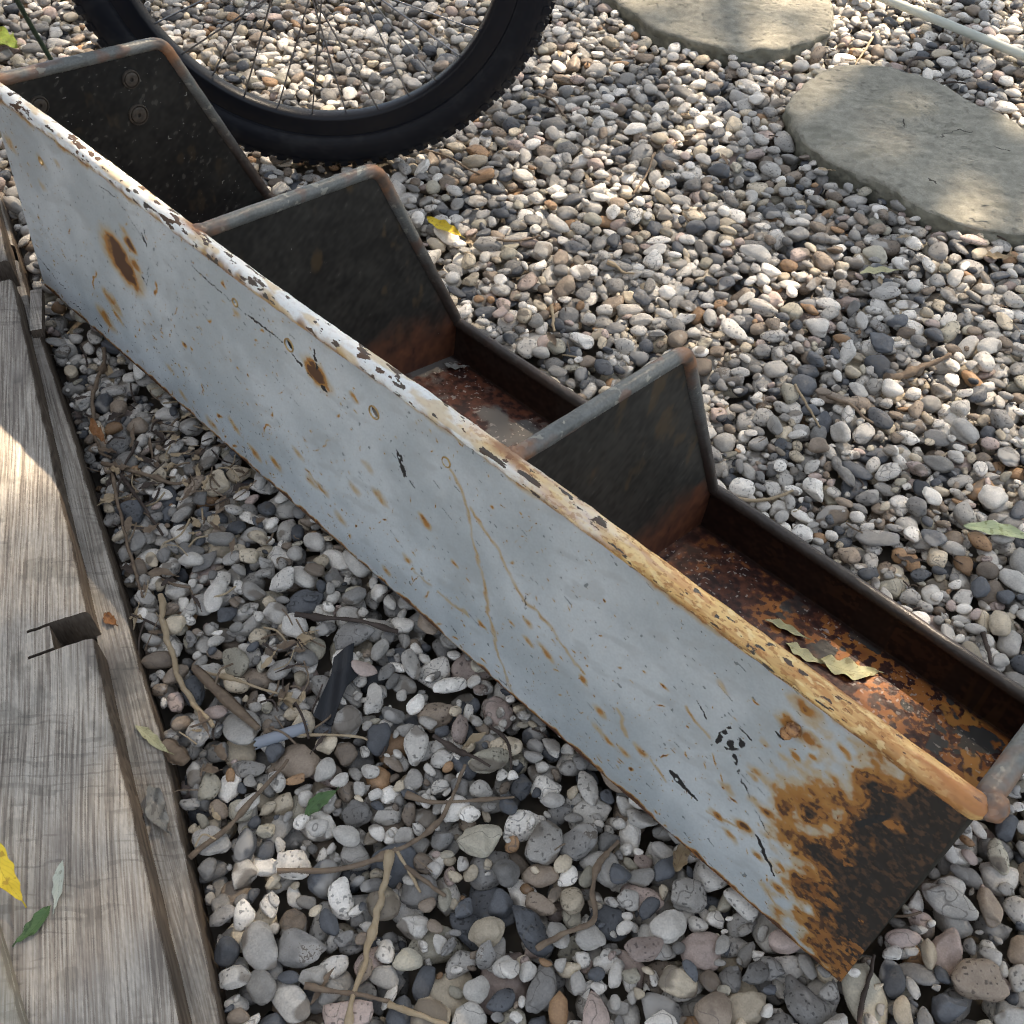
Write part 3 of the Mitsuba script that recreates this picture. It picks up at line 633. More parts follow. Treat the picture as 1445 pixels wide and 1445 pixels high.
# ------------------------------------------------------------------ stepping stones
def slab(poly, ztop, zbot, seed):
    P = np.asarray(Polygon(poly).segmentize(0.01).exterior.coords)[:-1]
    C = np.asarray(Polygon(poly).centroid.coords)[0]
    ang = np.arctan2(P[:, 1] - C[1], P[:, 0] - C[0]); o = np.argsort(ang)
    rad = np.hypot(*(P - C).T)[o]; ang = ang[o]
    n = 220
    th = np.linspace(-np.pi, np.pi, n, endpoint=False)
    rr = np.interp(th, np.r_[ang - 2 * np.pi, ang, ang + 2 * np.pi], np.r_[rad, rad, rad])
    for _ in range(4): rr = (np.roll(rr, 1) + 2 * rr + np.roll(rr, -1)) / 4
    rr = rr + (meshkit.fbm(np.stack([np.cos(th) * 7, np.sin(th) * 7, th * 0 + seed], -1), 3, seed) - 0.5) * 0.022
    rows = [(f, ztop, 0) for f in np.linspace(0.02, 0.955, 34)] + [(0.978, ztop - 0.001, 0), (0.992, ztop - 0.004, 0), (1.0, ztop - 0.011, 1), (0.998, ztop - 0.020, 1), (1.003, ztop - 0.030, 1), (0.992, ztop - 0.042, 1), (0.98, zbot, 1)]
    V = []
    for f, z, side in rows:
        x, y = C[0] + np.cos(th) * rr * f, C[1] + np.sin(th) * rr * f
        p = np.stack([x, y, np.full(n, z)], -1)
        p[:, 2] += (meshkit.fbm(np.stack([x * 9, y * 16, x * 0 + seed], -1), 4, seed) - 0.5) * 0.011 * (1 - 0.5 * side) + (meshkit.fbm(np.stack([x * 60, y * 110, x * 0 + seed], -1), 3, seed + 2) - 0.5) * 0.004 * (1 - side)
        if side:
            k = (meshkit.fbm(np.stack([x * 30, y * 30, np.full(n, z * 90)], -1), 3, seed + 4) - 0.5) * 0.022
            p[:, 0] += np.cos(th) * k; p[:, 1] += np.sin(th) * k
        V.append(p)
    m = len(rows)
    F = []
    i = np.arange(n)
    for r in range(m - 1):
        a, b = r * n + i, r * n + (i + 1) % n
        F += [np.stack([a, a + n, b + n], 1), np.stack([a, b + n, b], 1)]
    V.append([[C[0], C[1], ztop]])
    F.append(np.stack([np.full(n, m * n), i, (i + 1) % n], 1))
    return trimesh.Trimesh(np.vstack(V), np.vstack(F), process=False)
STONE1 = (np.array(STONE1) * 1.0546).tolist(); STONE2 = (np.array(STONE2) * 1.0425).tolist()
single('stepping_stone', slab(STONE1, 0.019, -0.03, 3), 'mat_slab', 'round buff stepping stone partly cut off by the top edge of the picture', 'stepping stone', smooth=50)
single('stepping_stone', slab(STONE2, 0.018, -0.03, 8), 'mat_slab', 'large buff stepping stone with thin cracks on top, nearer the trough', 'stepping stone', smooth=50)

# ------------------------------------------------------------------ timber on the left
def notch(poly): return Polygon(poly)
def timber(s0, s1, t0, t1, ztop, zbase, holes, seed, edge=None, ds=0.0024, dt=0.0024, dirs=None):
    o, dS, dN = dirs or (W0, WD, WN)
    s = np.arange(s0, s1, ds); t = np.r_[np.arange(t0, -0.006, dt), np.linspace(-0.006, 0, 8)]
    e_ = 0.0003
    for h in holes:                       # grid lines on the cuts, so that the notches are square
        s = s[(np.abs(s - h[0]) > 0.0012) & (np.abs(s - h[1]) > 0.0012)]
        s = np.r_[s, h[0] - e_, h[0] + e_, h[1] - e_, h[1] + e_]
        if h[2] > t0: t = t[np.abs(t - h[2]) > 0.0008]; t = np.r_[t, h[2] - e_, h[2] + e_]
        if h[3] < 0: t = t[np.abs(t - h[3]) > 0.0008]; t = np.r_[t, h[3] - e_, h[3] + e_]
    s = np.unique(s); t = np.unique(t)
    Sg, Tg = np.meshgrid(s, t, indexing='ij')
    e = (edge(Sg) if edge else 0) + (meshkit.fbm(np.stack([Sg * 11, Sg * 0, Sg * 0 + seed], -1), 4, seed) - 0.5) * 0.0035
    Te = Tg + e * ss(-0.05, -0.002, Tg) if edge is None else Tg + e
    Z = ztop - 0.0055 * np.exp(-np.abs(Tg) / 0.0016) + (meshkit.fbm(np.stack([Sg * 5, Te * 14, Sg * 0 + seed], -1), 3, seed) - 0.5) * 0.006
    Z += (meshkit.noise(np.stack([(Te - 0.15 * Sg) * 400, Sg * 14, Sg * 0], -1), seed) - 0.5) * 0.0014
    X = o[0] + dS[0] * Sg + dN[0] * Te; Y = o[1] + dS[1] * Sg + dN[1] * Te
    for h in holes:
        Z[(Sg > h[0]) & (Sg < h[1]) & (Tg > h[2]) & (Tg < h[3] + 1e-6)] = h[4]
    Xw, Yw = X[:, -1:] + dN[0] * 0.0006, Y[:, -1:] + dN[1] * 0.0006
    hz0 = np.array([min([ztop - 0.008] + [h[4] for h in holes if h[3] >= 0 and h[0] < q < h[1]]) for q in s])[:, None]
    X2 = np.hstack([X, Xw, Xw + dN[0] * 0.0004]); Y2 = np.hstack([Y, Yw, Yw + dN[1] * 0.0004])
    Z2 = np.hstack([Z, hz0, np.full((len(s), 1), zbase)])
    X3 = np.vstack([X2[:1], X2, X2[-1:]]); Y3 = np.vstack([Y2[:1], Y2, Y2[-1:]]); Z3 = np.vstack([np.full((1, Z2.shape[1]), zbase), Z2, np.full((1, Z2.shape[1]), zbase)])
    m = grid_mesh(X3, Y3, Z3)
    if m.face_normals[:, 2].sum() < 0: m.invert()
    return m
N1 = (0.385, 0.4195, -0.0365, 0.0)
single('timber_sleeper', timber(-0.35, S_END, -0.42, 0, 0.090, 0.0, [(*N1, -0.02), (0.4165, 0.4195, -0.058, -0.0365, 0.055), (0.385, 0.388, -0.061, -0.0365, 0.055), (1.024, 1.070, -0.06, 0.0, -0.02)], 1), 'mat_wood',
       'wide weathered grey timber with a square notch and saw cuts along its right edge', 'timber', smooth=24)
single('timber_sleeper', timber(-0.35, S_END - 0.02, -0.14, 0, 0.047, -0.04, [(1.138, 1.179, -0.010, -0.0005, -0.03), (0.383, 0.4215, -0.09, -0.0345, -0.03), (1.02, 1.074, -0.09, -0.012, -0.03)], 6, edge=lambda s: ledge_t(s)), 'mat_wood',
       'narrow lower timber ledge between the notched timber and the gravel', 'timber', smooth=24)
be = np.array([0.0516, -0.0823]); be /= np.linalg.norm(be)
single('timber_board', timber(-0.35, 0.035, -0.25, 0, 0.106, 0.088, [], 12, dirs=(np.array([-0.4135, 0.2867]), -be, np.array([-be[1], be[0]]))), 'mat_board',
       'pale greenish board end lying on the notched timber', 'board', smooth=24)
blk = m3.Manifold.cube([0.0155, 0.092, 0.013], True).refine(4)
blk = trimesh.Trimesh(np.array(blk.to_mesh().vert_properties[:, :3]), np.array(blk.to_mesh().tri_verts), process=False)
blk.apply_transform(trimesh.transformations.rotation_matrix(math.radians(17), [0, 0, 1])); blk = rough(blk, 0.0006, 60)
blk.apply_translation([-0.645, 1.106, 0.0535])
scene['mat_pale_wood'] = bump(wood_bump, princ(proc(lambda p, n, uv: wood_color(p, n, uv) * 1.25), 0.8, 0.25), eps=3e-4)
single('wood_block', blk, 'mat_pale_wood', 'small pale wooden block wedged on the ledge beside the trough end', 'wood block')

# ------------------------------------------------------------------ the trough
TR = thing('metal_trough')
tag(TR, 'long rusty metal trough with a chipped white front and three open bins', 'trough')
def tpart(name, mesh, bsdf, parent=TR, **kw):
    mesh = trimesh.Trimesh(t2w(mesh.vertices), mesh.faces, process=False)
    return part(parent, name, mesh, bsdf, **kw)
# front panel with its holes
n = 260
xs_ = np.linspace(0.002, LT, n)
bot_ = (meshkit.fbm(np.stack([xs_ * 25, xs_ * 0, xs_ * 0], -1), 3, 7) - 0.5) * 0.0022
pan = Polygon(list(zip(xs_, bot_)) + [(LT - 0.004, HT - 0.004), (0.002, HT - 0.004)])
for hx, hz_, r in ((0.1077, 0.2279, 0.0045), (0.514, 0.237, 0.0045), (0.6045, 0.2349, 0.0068), (0.7341, 0.2317, 0.0068)):
    pan = pan.difference(Point(hx, hz_).buffer(r, 12))
pm = trimesh.creation.extrude_polygon(pan, 0.003, engine='earcut')
v = np.array(pm.vertices); pm.vertices = np.stack([v[:, 0], v[:, 2], v[:, 1]], 1); pm.invert()
FP = tpart('front_panel', pm, 'mat_panel')
def ring_mesh(x, z, r, w):
    a = np.linspace(0, 2 * np.pi, 25)
    return tube(np.stack([x + r * np.cos(a), np.full(25, -0.0004), z + r * np.sin(a)], -1), w, 6, cap=False)
for hx, hz_, r in ((0.1077, 0.2279, 0.0045), (0.514, 0.237, 0.0045), (0.6045, 0.2349, 0.0068), (0.7341, 0.2317, 0.0068), (0.8326, 0.2381, 0.005)):
    k = tpart('hole_rim', ring_mesh(hx, hz_, r, 0.0008), 'mat_brass', FP, smooth=True)
plug = trimesh.creation.cylinder(0.0048, 0.004, sections=20); plug.apply_transform(trimesh.transformations.rotation_matrix(math.pi / 2, [1, 0, 0])); plug.apply_translation([0.8326, 0.0012, 0.2381])
tpart('plug', plug, 'mat_panel', FP)
# the rusted bolt stub with its bent tab
def blob(c, s, seed, amp=0.16):
    m = trimesh.creation.icosphere(subdivisions=3)
    v = np.array(m.vertices); v = v * (1 + amp * 2 * (meshkit.fbm(v * 2.2 + seed, 3, seed) - 0.5))[:, None]
    return trimesh.Trimesh(v * s + c, m.faces, process=False)
bs = trimesh.util.concatenate([blob([1.1995, -0.003, 0.2375], [0.0058, 0.005, 0.0056], 1, 0.3), blob([1.1962, -0.003, 0.2295], [0.0046, 0.005, 0.0044], 2, 0.3)])
k = tpart('bolt_stub', bs, 'mat_rust_bolt', FP, smooth=True)
tag(k, 'rusty broken bolt stub on the white panel')
# front rim
Q, rad = capsule_path([[-0.006, 0, HT], [LT + 0.004, 0, HT]], 0.0094, 0.005)
Q[:, 2] += 0.0016 * np.sin(Q[:, 0] * 9.0); Q[:, 1] += 0.0014 * np.sin(Q[:, 0] * 6.3 + 1)
k = tpart('front_rim', rough(tube(Q, rad, 20), 0.0009, 75), 'mat_front_rim', smooth=True)
tag(k, 'rolled front rim, white chipped paint turning orange with rust')
# plates with their rims
def plate(x, thick=0.003):
    poly = Polygon([(0.003, -K * 0.003 - 0.004), (0.003, HT - 0.003), (YB - 0.004, HT - 0.003), (YL - 0.002, ZL + 0.002), (YT + 0.001, ZT - 0.003)])
    m = trimesh.creation.extrude_polygon(poly, thick, engine='earcut')
    v = np.array(m.vertices)
    m.vertices = np.stack([x - thick / 2 + v[:, 2], v[:, 0], v[:, 1]], 1)
    return m
def plate_rim(x, r):
    P = [np.array([x, 0.004, HT]), np.array([x, YB, HT]), np.array([x, YL, ZL])]
    path = np.vstack([P[:1], fillet(P, 1, 0.016), P[2:]])
    Q, rad = capsule_path(path, r, 0.008)
    return rough(tube(Q, rad, 16), 0.0006, 80, int(x * 10))
for i, (nm, x) in enumerate((('end_plate', 0.002), ('divider', XD[1]), ('divider', XD[2]), ('end_plate', LT - 0.002))):
    pk = tpart(nm, plate(x), 'mat_plate')
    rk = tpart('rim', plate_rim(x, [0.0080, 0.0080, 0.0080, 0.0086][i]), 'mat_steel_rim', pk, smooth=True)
    # weld bead where plate rim meets the front rim
    if i == 0:
        tag(pk, 'black far end plate with three round bolt heads')
        for (by, bz, r) in ((0.0557, 0.2453, 0.0125), (0.1857, 0.249, 0.0125), (0.1873, 0.2, 0.0145)):
            prof = np.array([[0, 0.0008], [0.0024, 0.0008], [0.0028, 0.0040], [r * 0.50, 0.0044], [r * 0.74, 0.0036], [r * 0.78, 0.0008], [r * 0.84, 0.0008], [r * 0.87, 0.0036], [r * 0.97, 0.0034], [r, 0.0015], [r, -0.002]])
            lm = trimesh.creation.revolve(prof, sections=28)
            vv = np.array(lm.vertices); lm.vertices = np.stack([x + 0.0015 + vv[:, 2], by + vv[:, 0], bz + vv[:, 1]], 1)
            lm.invert()
            tpart('bolt_head', lm, 'mat_bolt', pk, smooth=35)
for i in (1, 2, 3):
    tpart('weld', blob([XD[i] + (0.003 if i == 3 else 0), 0.007, HT + 0.0005], [0.0098, 0.0105, 0.0088], 20 + i, 0.25), 'mat_steel_rim', smooth=True)
# tray floor and low back wall
def strip(p0, p1, thick, n=2):
    a, b = np.array(p0), np.array(p1)
    poly = [a, b]
    d = (b - a) / np.linalg.norm(b - a); nn = np.array([-d[1], d[0]]) * thick
    pts = [a, b, b - nn, a - nn]
    V = np.array([[x, *p] for x in (0.001, LT - 0.001) for p in pts])
    F = [[0, 1, 5], [0, 5, 4], [1, 2, 6], [1, 6, 5], [2, 3, 7], [2, 7, 6], [3, 0, 4], [3, 4, 7], [0, 3, 2], [0, 2, 1], [4, 5, 6], [4, 6, 7]]
    m = trimesh.Trimesh(V, F, process=False)
    return m
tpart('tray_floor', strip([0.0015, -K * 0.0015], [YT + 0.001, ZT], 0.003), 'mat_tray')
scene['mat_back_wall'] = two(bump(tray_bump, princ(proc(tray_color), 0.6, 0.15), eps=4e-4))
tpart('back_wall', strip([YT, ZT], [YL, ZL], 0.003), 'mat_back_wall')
Q, rad = capsule_path([[-0.004, YL, ZL], [LT + 0.004, YL, ZL]], 0.0076, 0.008)
Q[:, 1] += 0.002 * np.sin(Q[:, 0] * 8.0)
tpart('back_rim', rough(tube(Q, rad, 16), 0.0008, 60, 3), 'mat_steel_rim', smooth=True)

# ------------------------------------------------------------------ bicycle wheel
WL = thing('bicycle_wheel')
tag(WL, 'black bicycle wheel with knobbly tyre standing on the gravel behind the trough', 'bicycle wheel')
ax3 = np.array([math.cos(WH_YAW), math.sin(WH_YAW), 0])
u3 = np.array([-math.sin(WH_YAW) * math.sin(WH_LEAN), math.cos(WH_YAW) * math.sin(WH_LEAN), math.cos(WH_LEAN)])
n3 = np.cross(ax3, u3)
wc = np.array([WH_X, WH_Y, 0.0]) + u3 * 0.371
def wheel_pt(rho, th, w):
    return wc + rho[..., None] * (np.cos(th)[..., None] * ax3 + np.sin(th)[..., None] * u3) + w[..., None] * n3
def revolve_ring(profile, n=180):
    P = np.asarray(profile, float)
    th = np.arange(n) * 2 * np.pi / n
    RHO, TH = np.meshgrid(P[:, 0], th); WW = np.meshgrid(P[:, 1], th)[0]
    V = wheel_pt(RHO, TH, WW).reshape(-1, 3)
    m = len(P)
    F = []
    for j in range(m):
        a = np.arange(n) * m + j; b = np.arange(n) * m + (j + 1) % m
        a2, b2 = np.roll(a, -1), np.roll(b, -1)
        F += [np.stack([a, b, b2], 1), np.stack([a, b2, a2], 1)]
    mesh = trimesh.Trimesh(V, np.vstack(F), process=False)
    if mesh.volume < 0: mesh.invert()
    return mesh
side = [(0.3105, 0.0125), (0.3125, 0.0175), (0.3150, 0.0182), (0.3165, 0.0200), (0.325, 0.0255), (0.335, 0.0278), (0.345, 0.0280), (0.353, 0.0262), (0.360, 0.0215), (0.364, 0.013), (0.3655, 0.0)]
tyre = side + [(r, -w) for r, w in side[::-1][1:]]
TY = part(WL, 'tyre', revolve_ring(tyre, 240), 'mat_rubber', smooth=35)
kn = []
def knob(th, w0, dw, dth, r0, r1):
    t0, t1 = th - dth / 2, th + dth / 2
    c = []
    for r, sh in ((r0, 1.0), (r1, 0.78)):
        for tt in (-1, 1):
            for ww in (-1, 1):
                c.append(wheel_pt(np.array(r), np.array(th + tt * dth / 2 * sh), np.array(w0 + ww * dw / 2 * sh)))
    F = np.array([[0, 2, 3], [0, 3, 1], [4, 5, 7], [4, 7, 6], [0, 1, 5], [0, 5, 4], [2, 6, 7], [2, 7, 3], [0, 4, 6], [0, 6, 2], [1, 3, 7], [1, 7, 5]])
    m = trimesh.Trimesh(np.array(c), F, process=False)
    if m.volume < 0: m.invert()
    return m
NK = 84
for i in range(NK):
    th = i * 2 * np.pi / NK
    for sg in (-1, 1):
        kn.append(knob(th + (0.3 if sg > 0 else 0) * 2 * np.pi / NK, sg * 0.0235, 0.0085, 0.040 / 0.37 * 0.36, 0.351, 0.3625))
        kn.append(knob(th + 0.5 * 2 * np.pi / NK, sg * 0.0125, 0.008, 0.035, 0.360, 0.3685))
    kn.append(knob(th, 0.0, 0.010, 0.037, 0.363, 0.3705))
k = part(WL, 'tread_blocks', trimesh.util.concatenate(kn), 'mat_rubber')
tag(k, kind='stuff')
rimp = [(0.2785, 0.0), (0.2788, 0.006), (0.281, 0.0115), (0.2855, 0.0145), (0.300, 0.0150), (0.309, 0.0155), (0.3125, 0.0150), (0.3125, 0.0), (0.3125, -0.0150), (0.309, -0.0155), (0.300, -0.0150), (0.2855, -0.0145), (0.281, -0.0115), (0.2788, -0.006)]
part(WL, 'rim', revolve_ring(rimp, 200), 'mat_wheel_rim', smooth=35)
hubp = [(0.0001, -0.052), (0.009, -0.052), (0.009, -0.034), (0.029, -0.033), (0.029, -0.030), (0.015, -0.027), (0.013, 0.0), (0.015, 0.027), (0.029, 0.030), (0.029, 0.033), (0.009, 0.034), (0.009, 0.052), (0.0001, 0.052)]
part(WL, 'hub', revolve_ring(hubp, 40), 'mat_hub', smooth=35)
for i in range(32):
    th = (i + 0.35) * 2 * np.pi / 32
    sg = 1 if i % 2 else -1
    lead = 1 if (i // 2) % 2 else -1
    ht = th + lead * math.radians(66)
    p0 = wheel_pt(np.array(0.028), np.array(ht), np.array(sg * 0.0315)); p1 = wheel_pt(np.array(0.2805), np.array(th), np.array(sg * 0.003))
    part(WL, 'spoke', tube(np.array([p0, p1]), 0.0013, 6), 'mat_spoke', smooth=True)

# ------------------------------------------------------------------ pole and cane
pa, pb = np.array([0.7661, 2.2434]), np.array([1.0565, 1.8888])
d = (pb - pa) / np.linalg.norm(pb - pa)
P0, P1 = np.r_[pa - d * 0.8, 0.024], np.r_[pb + d * 0.9, 0.024]
Q, rad = capsule_path([P0, P1], 0.0088, 0.05)
single('pole', tube(Q, rad, 20), 'mat_pole', 'pale grey green pole lying on the gravel past the stepping stones', 'pole', smooth=40)
Q = catmull([[-0.805, 1.80, 0.0], [-0.80, 1.72, 0.16], [-0.785, 1.62, 0.36]], 6)
single('garden_cane', tube(Q, 0.0042, 8), 'mat_cane', 'thin dark green cane standing behind the far end of the trough', 'cane', smooth=True)

# ------------------------------------------------------------------ twigs
TWIGS = [
  ([[-0.378, 0.647], [-0.358, 0.591], [-0.328, 0.531], [-0.286, 0.48]], 0.0031, .9, 'thick pale bent twig lying near the timber ledge left of the black strip'),
  ([[-0.321, 0.552], [-0.276, 0.538], [-0.231, 0.525]], 0.0017, .9, 'thin straw pale stem lying beside the bark strip'),
  ([[-0.281, 0.35], [-0.248, 0.386], [-0.209, 0.45]], 0.0025, .5, 'straight brown twig slanting up from the timber ledge'),
  ([[-0.104, 0.36], [-0.11, 0.319], [-0.119, 0.266], [-0.127, 0.214]], 0.0029, .9, 'long pale twig pointing down to the bottom edge of the picture'),
  ([[-0.203, 0.34], [-0.153, 0.344], [-0.101, 0.36], [-0.067, 0.383], [-0.049, 0.414], [-0.04, 0.443]], 0.0022, .5, 'long thin twig curving across the foreground pebbles'),
  ([[-0.094, 0.416], [-0.062, 0.407], [0.007, 0.411]], 0.0016, .5, 'fine bowed twig crossing the curved foreground twig'),
  ([[-0.225, 0.614], [-0.176, 0.611], [-0.116, 0.599]], 0.0024, .1, 'dark straight twig reaching under the white panel'),
  ([[0.025, 0.275], [0.052, 0.289], [0.077, 0.301], [0.077, 0.329], [0.086, 0.354], [0.103, 0.372]], 0.0024, .5, 'crooked twig with a knuckle in the foreground under the trough'),
  ([[-0.165, 0.244], [-0.129, 0.239], [-0.095, 0.234]], 0.0023, .5, 'brown twig near the bottom edge crossing the long pale twig'),
  ([[-0.095, 0.232], [-0.073, 0.223], [-0.041, 0.212]], 0.0025, .9, 'tan broken stick at the bottom edge right of the pale twig'),
  ([[0.286, 0.212], [0.301, 0.245], [0.316, 0.274]], 0.002, .1, 'grey twig at the bottom right beside the rusty corner'),
  ([[0.517, 1.031], [0.569, 1.056], [0.616, 1.079]], 0.0041, .5, 'thick reddish brown stick on the gravel right of the trough'),
  ([[0.427, 0.995], [0.456, 0.967], [0.477, 0.944]], 0.0022, .5, 'short brown twig in front of the thick reddish stick'),
  ([[0.252, 0.832], [0.284, 0.816], [0.319, 0.818], [0.354, 0.83]], 0.0025, .9, 'curved tan twig touching the low back rim of the trough'),
  ([[0.526, 0.622], [0.522, 0.599], [0.519, 0.579]], 0.0025, .1, 'short dark twig by the right end of the back rim'),
  ([[-0.147, 1.624], [-0.094, 1.58], [-0.048, 1.529]], 0.0017, .5, 'thin twig beside the bottom of the bicycle tyre'),
  ([[0.055, 1.819], [0.087, 1.779], [0.105, 1.725]], 0.0019, .5, 'thin twig right of the bicycle tyre near the first stepping stone'),
  ([[-0.019, 1.342], [0.02, 1.353], [0.05, 1.365]], 0.0018, .5, 'thin level twig right of the yellow leaf'),
  ([[0.152, 1.291], [0.17, 1.281], [0.191, 1.272]], 0.0018, .9, 'little pale twig in the middle of the far gravel'),
  ([[0.063, 1.187], [0.065, 1.159], [0.067, 1.138]], 0.0024, .9, 'short upright tan twig behind the middle bin'),
  ([[0.775, 1.936], [0.801, 1.972], [0.842, 1.99]], 0.002, .1, 'black curved twig behind the large stepping stone'),
  ([[0.79, 1.901], [0.83, 1.887], [0.879, 1.888]], 0.0022, .1, 'black level twig along the far edge of the large stepping stone'),
  ([[-0.502, 0.856], [-0.471, 0.845], [-0.419, 0.824], [-0.384, 0.819]], 0.0025, .5, 'brown twig across the shaded pocket between ledge and panel'),
  ([[-0.559, 1.08], [-0.552, 1.029], [-0.537, 0.946], [-0.512, 0.883], [-0.492, 0.865]], 0.0026, .5, 'long bent twig in the darkest corner under the panel'),
  ([[-0.481, 0.835], [-0.453, 0.767], [-0.426, 0.704], [-0.395, 0.641]], 0.0019, .5, 'thin stem running along the timber ledge edge'),
  ([[-0.472, 0.835], [-0.434, 0.784], [-0.398, 0.738]], 0.002, .1, 'dark thin stem fanning out from the ledge'),
  ([[-0.101, 0.363], [-0.087, 0.344], [-0.076, 0.324]], 0.0015, .9, 'short tan stub at the fork of the foreground twigs'),
  ([[-0.09, 0.347], [-0.068, 0.331], [-0.053, 0.32]], 0.0021, .5, 'grey brown splinter right of the long pale twig'),
  ([[-0.466, 0.895], [-0.471, 0.847], [-0.464, 0.789]], 0.0017, .1, 'thin dark stem in the leaf litter'),
  ([[-0.203, 0.476], [-0.148, 0.475], [-0.136, 0.472]], 0.0013, .9, 'straw stalk lying across the cream pebble near the black strip'),
  ([[-0.071, 0.476], [-0.044, 0.458], [-0.016, 0.439]], 0.002, .1, 'dark grey twig below the middle of the panel'),
  ([[-0.017, 0.492], [0.0, 0.473], [0.005, 0.441]], 0.0017, .1, 'thin dark twig close under the panel edge'),
  ([[0.385, 1.01], [0.397, 0.976], [0.408, 0.938]], 0.0018, .9, 'narrow pale splinter behind the right hand bin'),
  ([[0.757, 2.096], [0.696, 1.985], [0.672, 1.94]], 0.002, .9, 'straw coloured stem between the two stepping stones'),
  ([[0.208, 1.495], [0.238, 1.561], [0.255, 1.619]], 0.0017, .5, 'fine twig on the gravel left of the large stepping stone'),
]
for pts, r, tone, lab in TWIGS:
    P = catmull(pts, 9)
    z = np.array([hz(x, y, 0.010, 88) for x, y in P])
    z = np.maximum(z, np.convolve(np.pad(z, 2, 'edge'), np.ones(5) / 5, 'valid'))
    zz = np.convolve(np.pad(z, 2, 'edge'), np.ones(5) / 5, 'valid') + r * 0.8
    P3 = np.c_[P, zz]
    s = np.linspace(0, 1, len(P))
    j = (meshkit.noise(np.c_[P * 120, zz * 0], int(r * 1e5)) - 0.5)
    P3[:, 0] += j * r * 1.3
    rad = r * (0.72 + 0.45 * (1 - s)) * (1 + 0.55 * (meshkit.noise(np.c_[P * 170, zz], 4) - 0.5)) * (1 + 0.9 * ss(0.70, 0.82, meshkit.noise(np.c_[P * 45, zz], 6)))
    m = rough(tube(P3, rad, 8), r * 0.12, 300, 5)
    key = numbered('twig')
    scene[key] = mikit.ply(m, 'mat_twig', smooth=True, uv=np.tile([tone, 0.5], (len(m.vertices), 1)))
    tag(key, lab, 'twig', 'twigs fallen on the gravel')

# bark strips
def chip(p0, p1, w, thick, z, seed):
    p0, p1 = np.array(p0), np.array(p1)
    d = p1 - p0; l = np.linalg.norm(d); d /= l; nn = np.array([-d[1], d[0]])
    n = 14
    u = np.linspace(0, 1, n)
    ww = w * (0.35 + 0.65 * np.sin(np.pi * np.clip(u * 0.9 + 0.08, 0, 1)) ** 0.6) * (1 + 0.3 * (meshkit.noise(np.c_[u * 6, u * 0, u * 0 + seed], seed) - 0.5))
    V, F = [], []
    for k in range(n):
        c = p0 + d * l * u[k]
        zz = z + 0.003 * math.sin(u[k] * 4 + seed)
        for (a, h) in ((-1, 0), (-0.4, thick), (0.4, thick * 0.85), (1, 0), (0, -thick * 0.5)):
            V.append([*(c + nn * a * ww[k] / 2), zz + h])
    for k in range(n - 1):
        for j in range(5):
            a, b = k * 5 + j, k * 5 + (j + 1) % 5
            F += [[a, b, b + 5], [a, b + 5, a + 5]]
    F += [[0, 4, 3], [0, 3, 2], [0, 2, 1]] + [[(n - 1) * 5 + i for i in t] for t in ([0, 1, 2], [0, 2, 3], [0, 3, 4])]
    m = trimesh.Trimesh(np.array(V), np.array(F), process=False)
    if m.volume < 0: m.invert()
    return m
for p0, p1, w, lab in (([-0.317, 0.546], [-0.24, 0.476], 0.012, 'long brown strip of bark pointing at the blue pipe scrap'), ([-0.328, 0.462], [-0.302, 0.440], 0.019, 'short chunky piece of brown bark beside the timber ledge')):
    m = chip(p0, p1, w, 0.004, max(hz(*p0), hz(*p1)) + 0.004, 3)
    key = numbered('bark_chip')
    scene[key] = mikit.ply(m, 'mat_twig', smooth=True, uv=np.tile([0.5, 0.5], (len(m.vertices), 1)))
    tag(key, lab, 'bark')

# ------------------------------------------------------------------ leaves
def leaf_mesh(l, w, curl=0.25, fold=0.35, twist=0.0, seed=0, n=22, mcols=7, wavy=0.10):
    u = np.linspace(0, 1, n); a = np.linspace(-1, 1, mcols)
    prof = np.sin(np.pi * u ** 0.85) ** 0.9 * (1 + 0.10 * np.sin(u * 23 + seed) + 0.10 * (meshkit.noise(np.c_[u * 13, u * 0, u * 0 + seed], int(seed)) - 0.5)) + 0.015
    U, A = np.meshgrid(u, a, indexing='ij')
    X = (U - 0.5) * l
    Y = A * (w / 2) * prof[:, None]
    Z = fold * np.abs(Y) + curl * l * (U - 0.5) ** 2 + wavy * w * np.sin(U * 17 + A * 2 + seed) * np.abs(A)
    th = twist * (U - 0.5)
    Y, Z = Y * np.cos(th) - Z * np.sin(th), Y * np.sin(th) + Z * np.cos(th)
    Y = Y + 0.08 * l * np.sin(U * 3 + seed)
    m = grid_mesh(X, Y, Z)
    stem = tube(np.array([[0.5 * l, float(Y[-1, mcols // 2]), float(Z[-1].mean())], [0.60 * l, float(Y[-1, mcols // 2]) + 0.02 * l, float(Z[-1].mean()) - 0.01 * l]]), 0.0006, 5)
    uv = np.vstack([np.c_[U.ravel(), (A.ravel() + 1) / 2], np.tile([0.5, 0.5], (len(stem.vertices), 1))])
    return trimesh.util.concatenate([m, stem]), uv
def put_leaf(name, p0, p1, w, z, mat, lab, cat='leaf', tilt=(0, 0), group=None, **kw):
    p0, p1 = np.array(p0, float), np.array(p1, float)
    d = p1 - p0; l = float(np.linalg.norm(d)); yaw = math.atan2(d[1], d[0])
    m, uv = leaf_mesh(l, w, **kw)
    m.apply_transform(trimesh.transformations.euler_matrix(tilt[0], tilt[1], yaw, 'sxyz'))
    v = np.array(m.vertices)
    c = (p0 + p1) / 2
    m.apply_translation([c[0], c[1], z - v[:, 2].min()])
    key = numbered(name)
    scene[key] = mikit.ply(m, mat, smooth=True, uv=uv)
    tag(key, lab, cat, group)
    return key
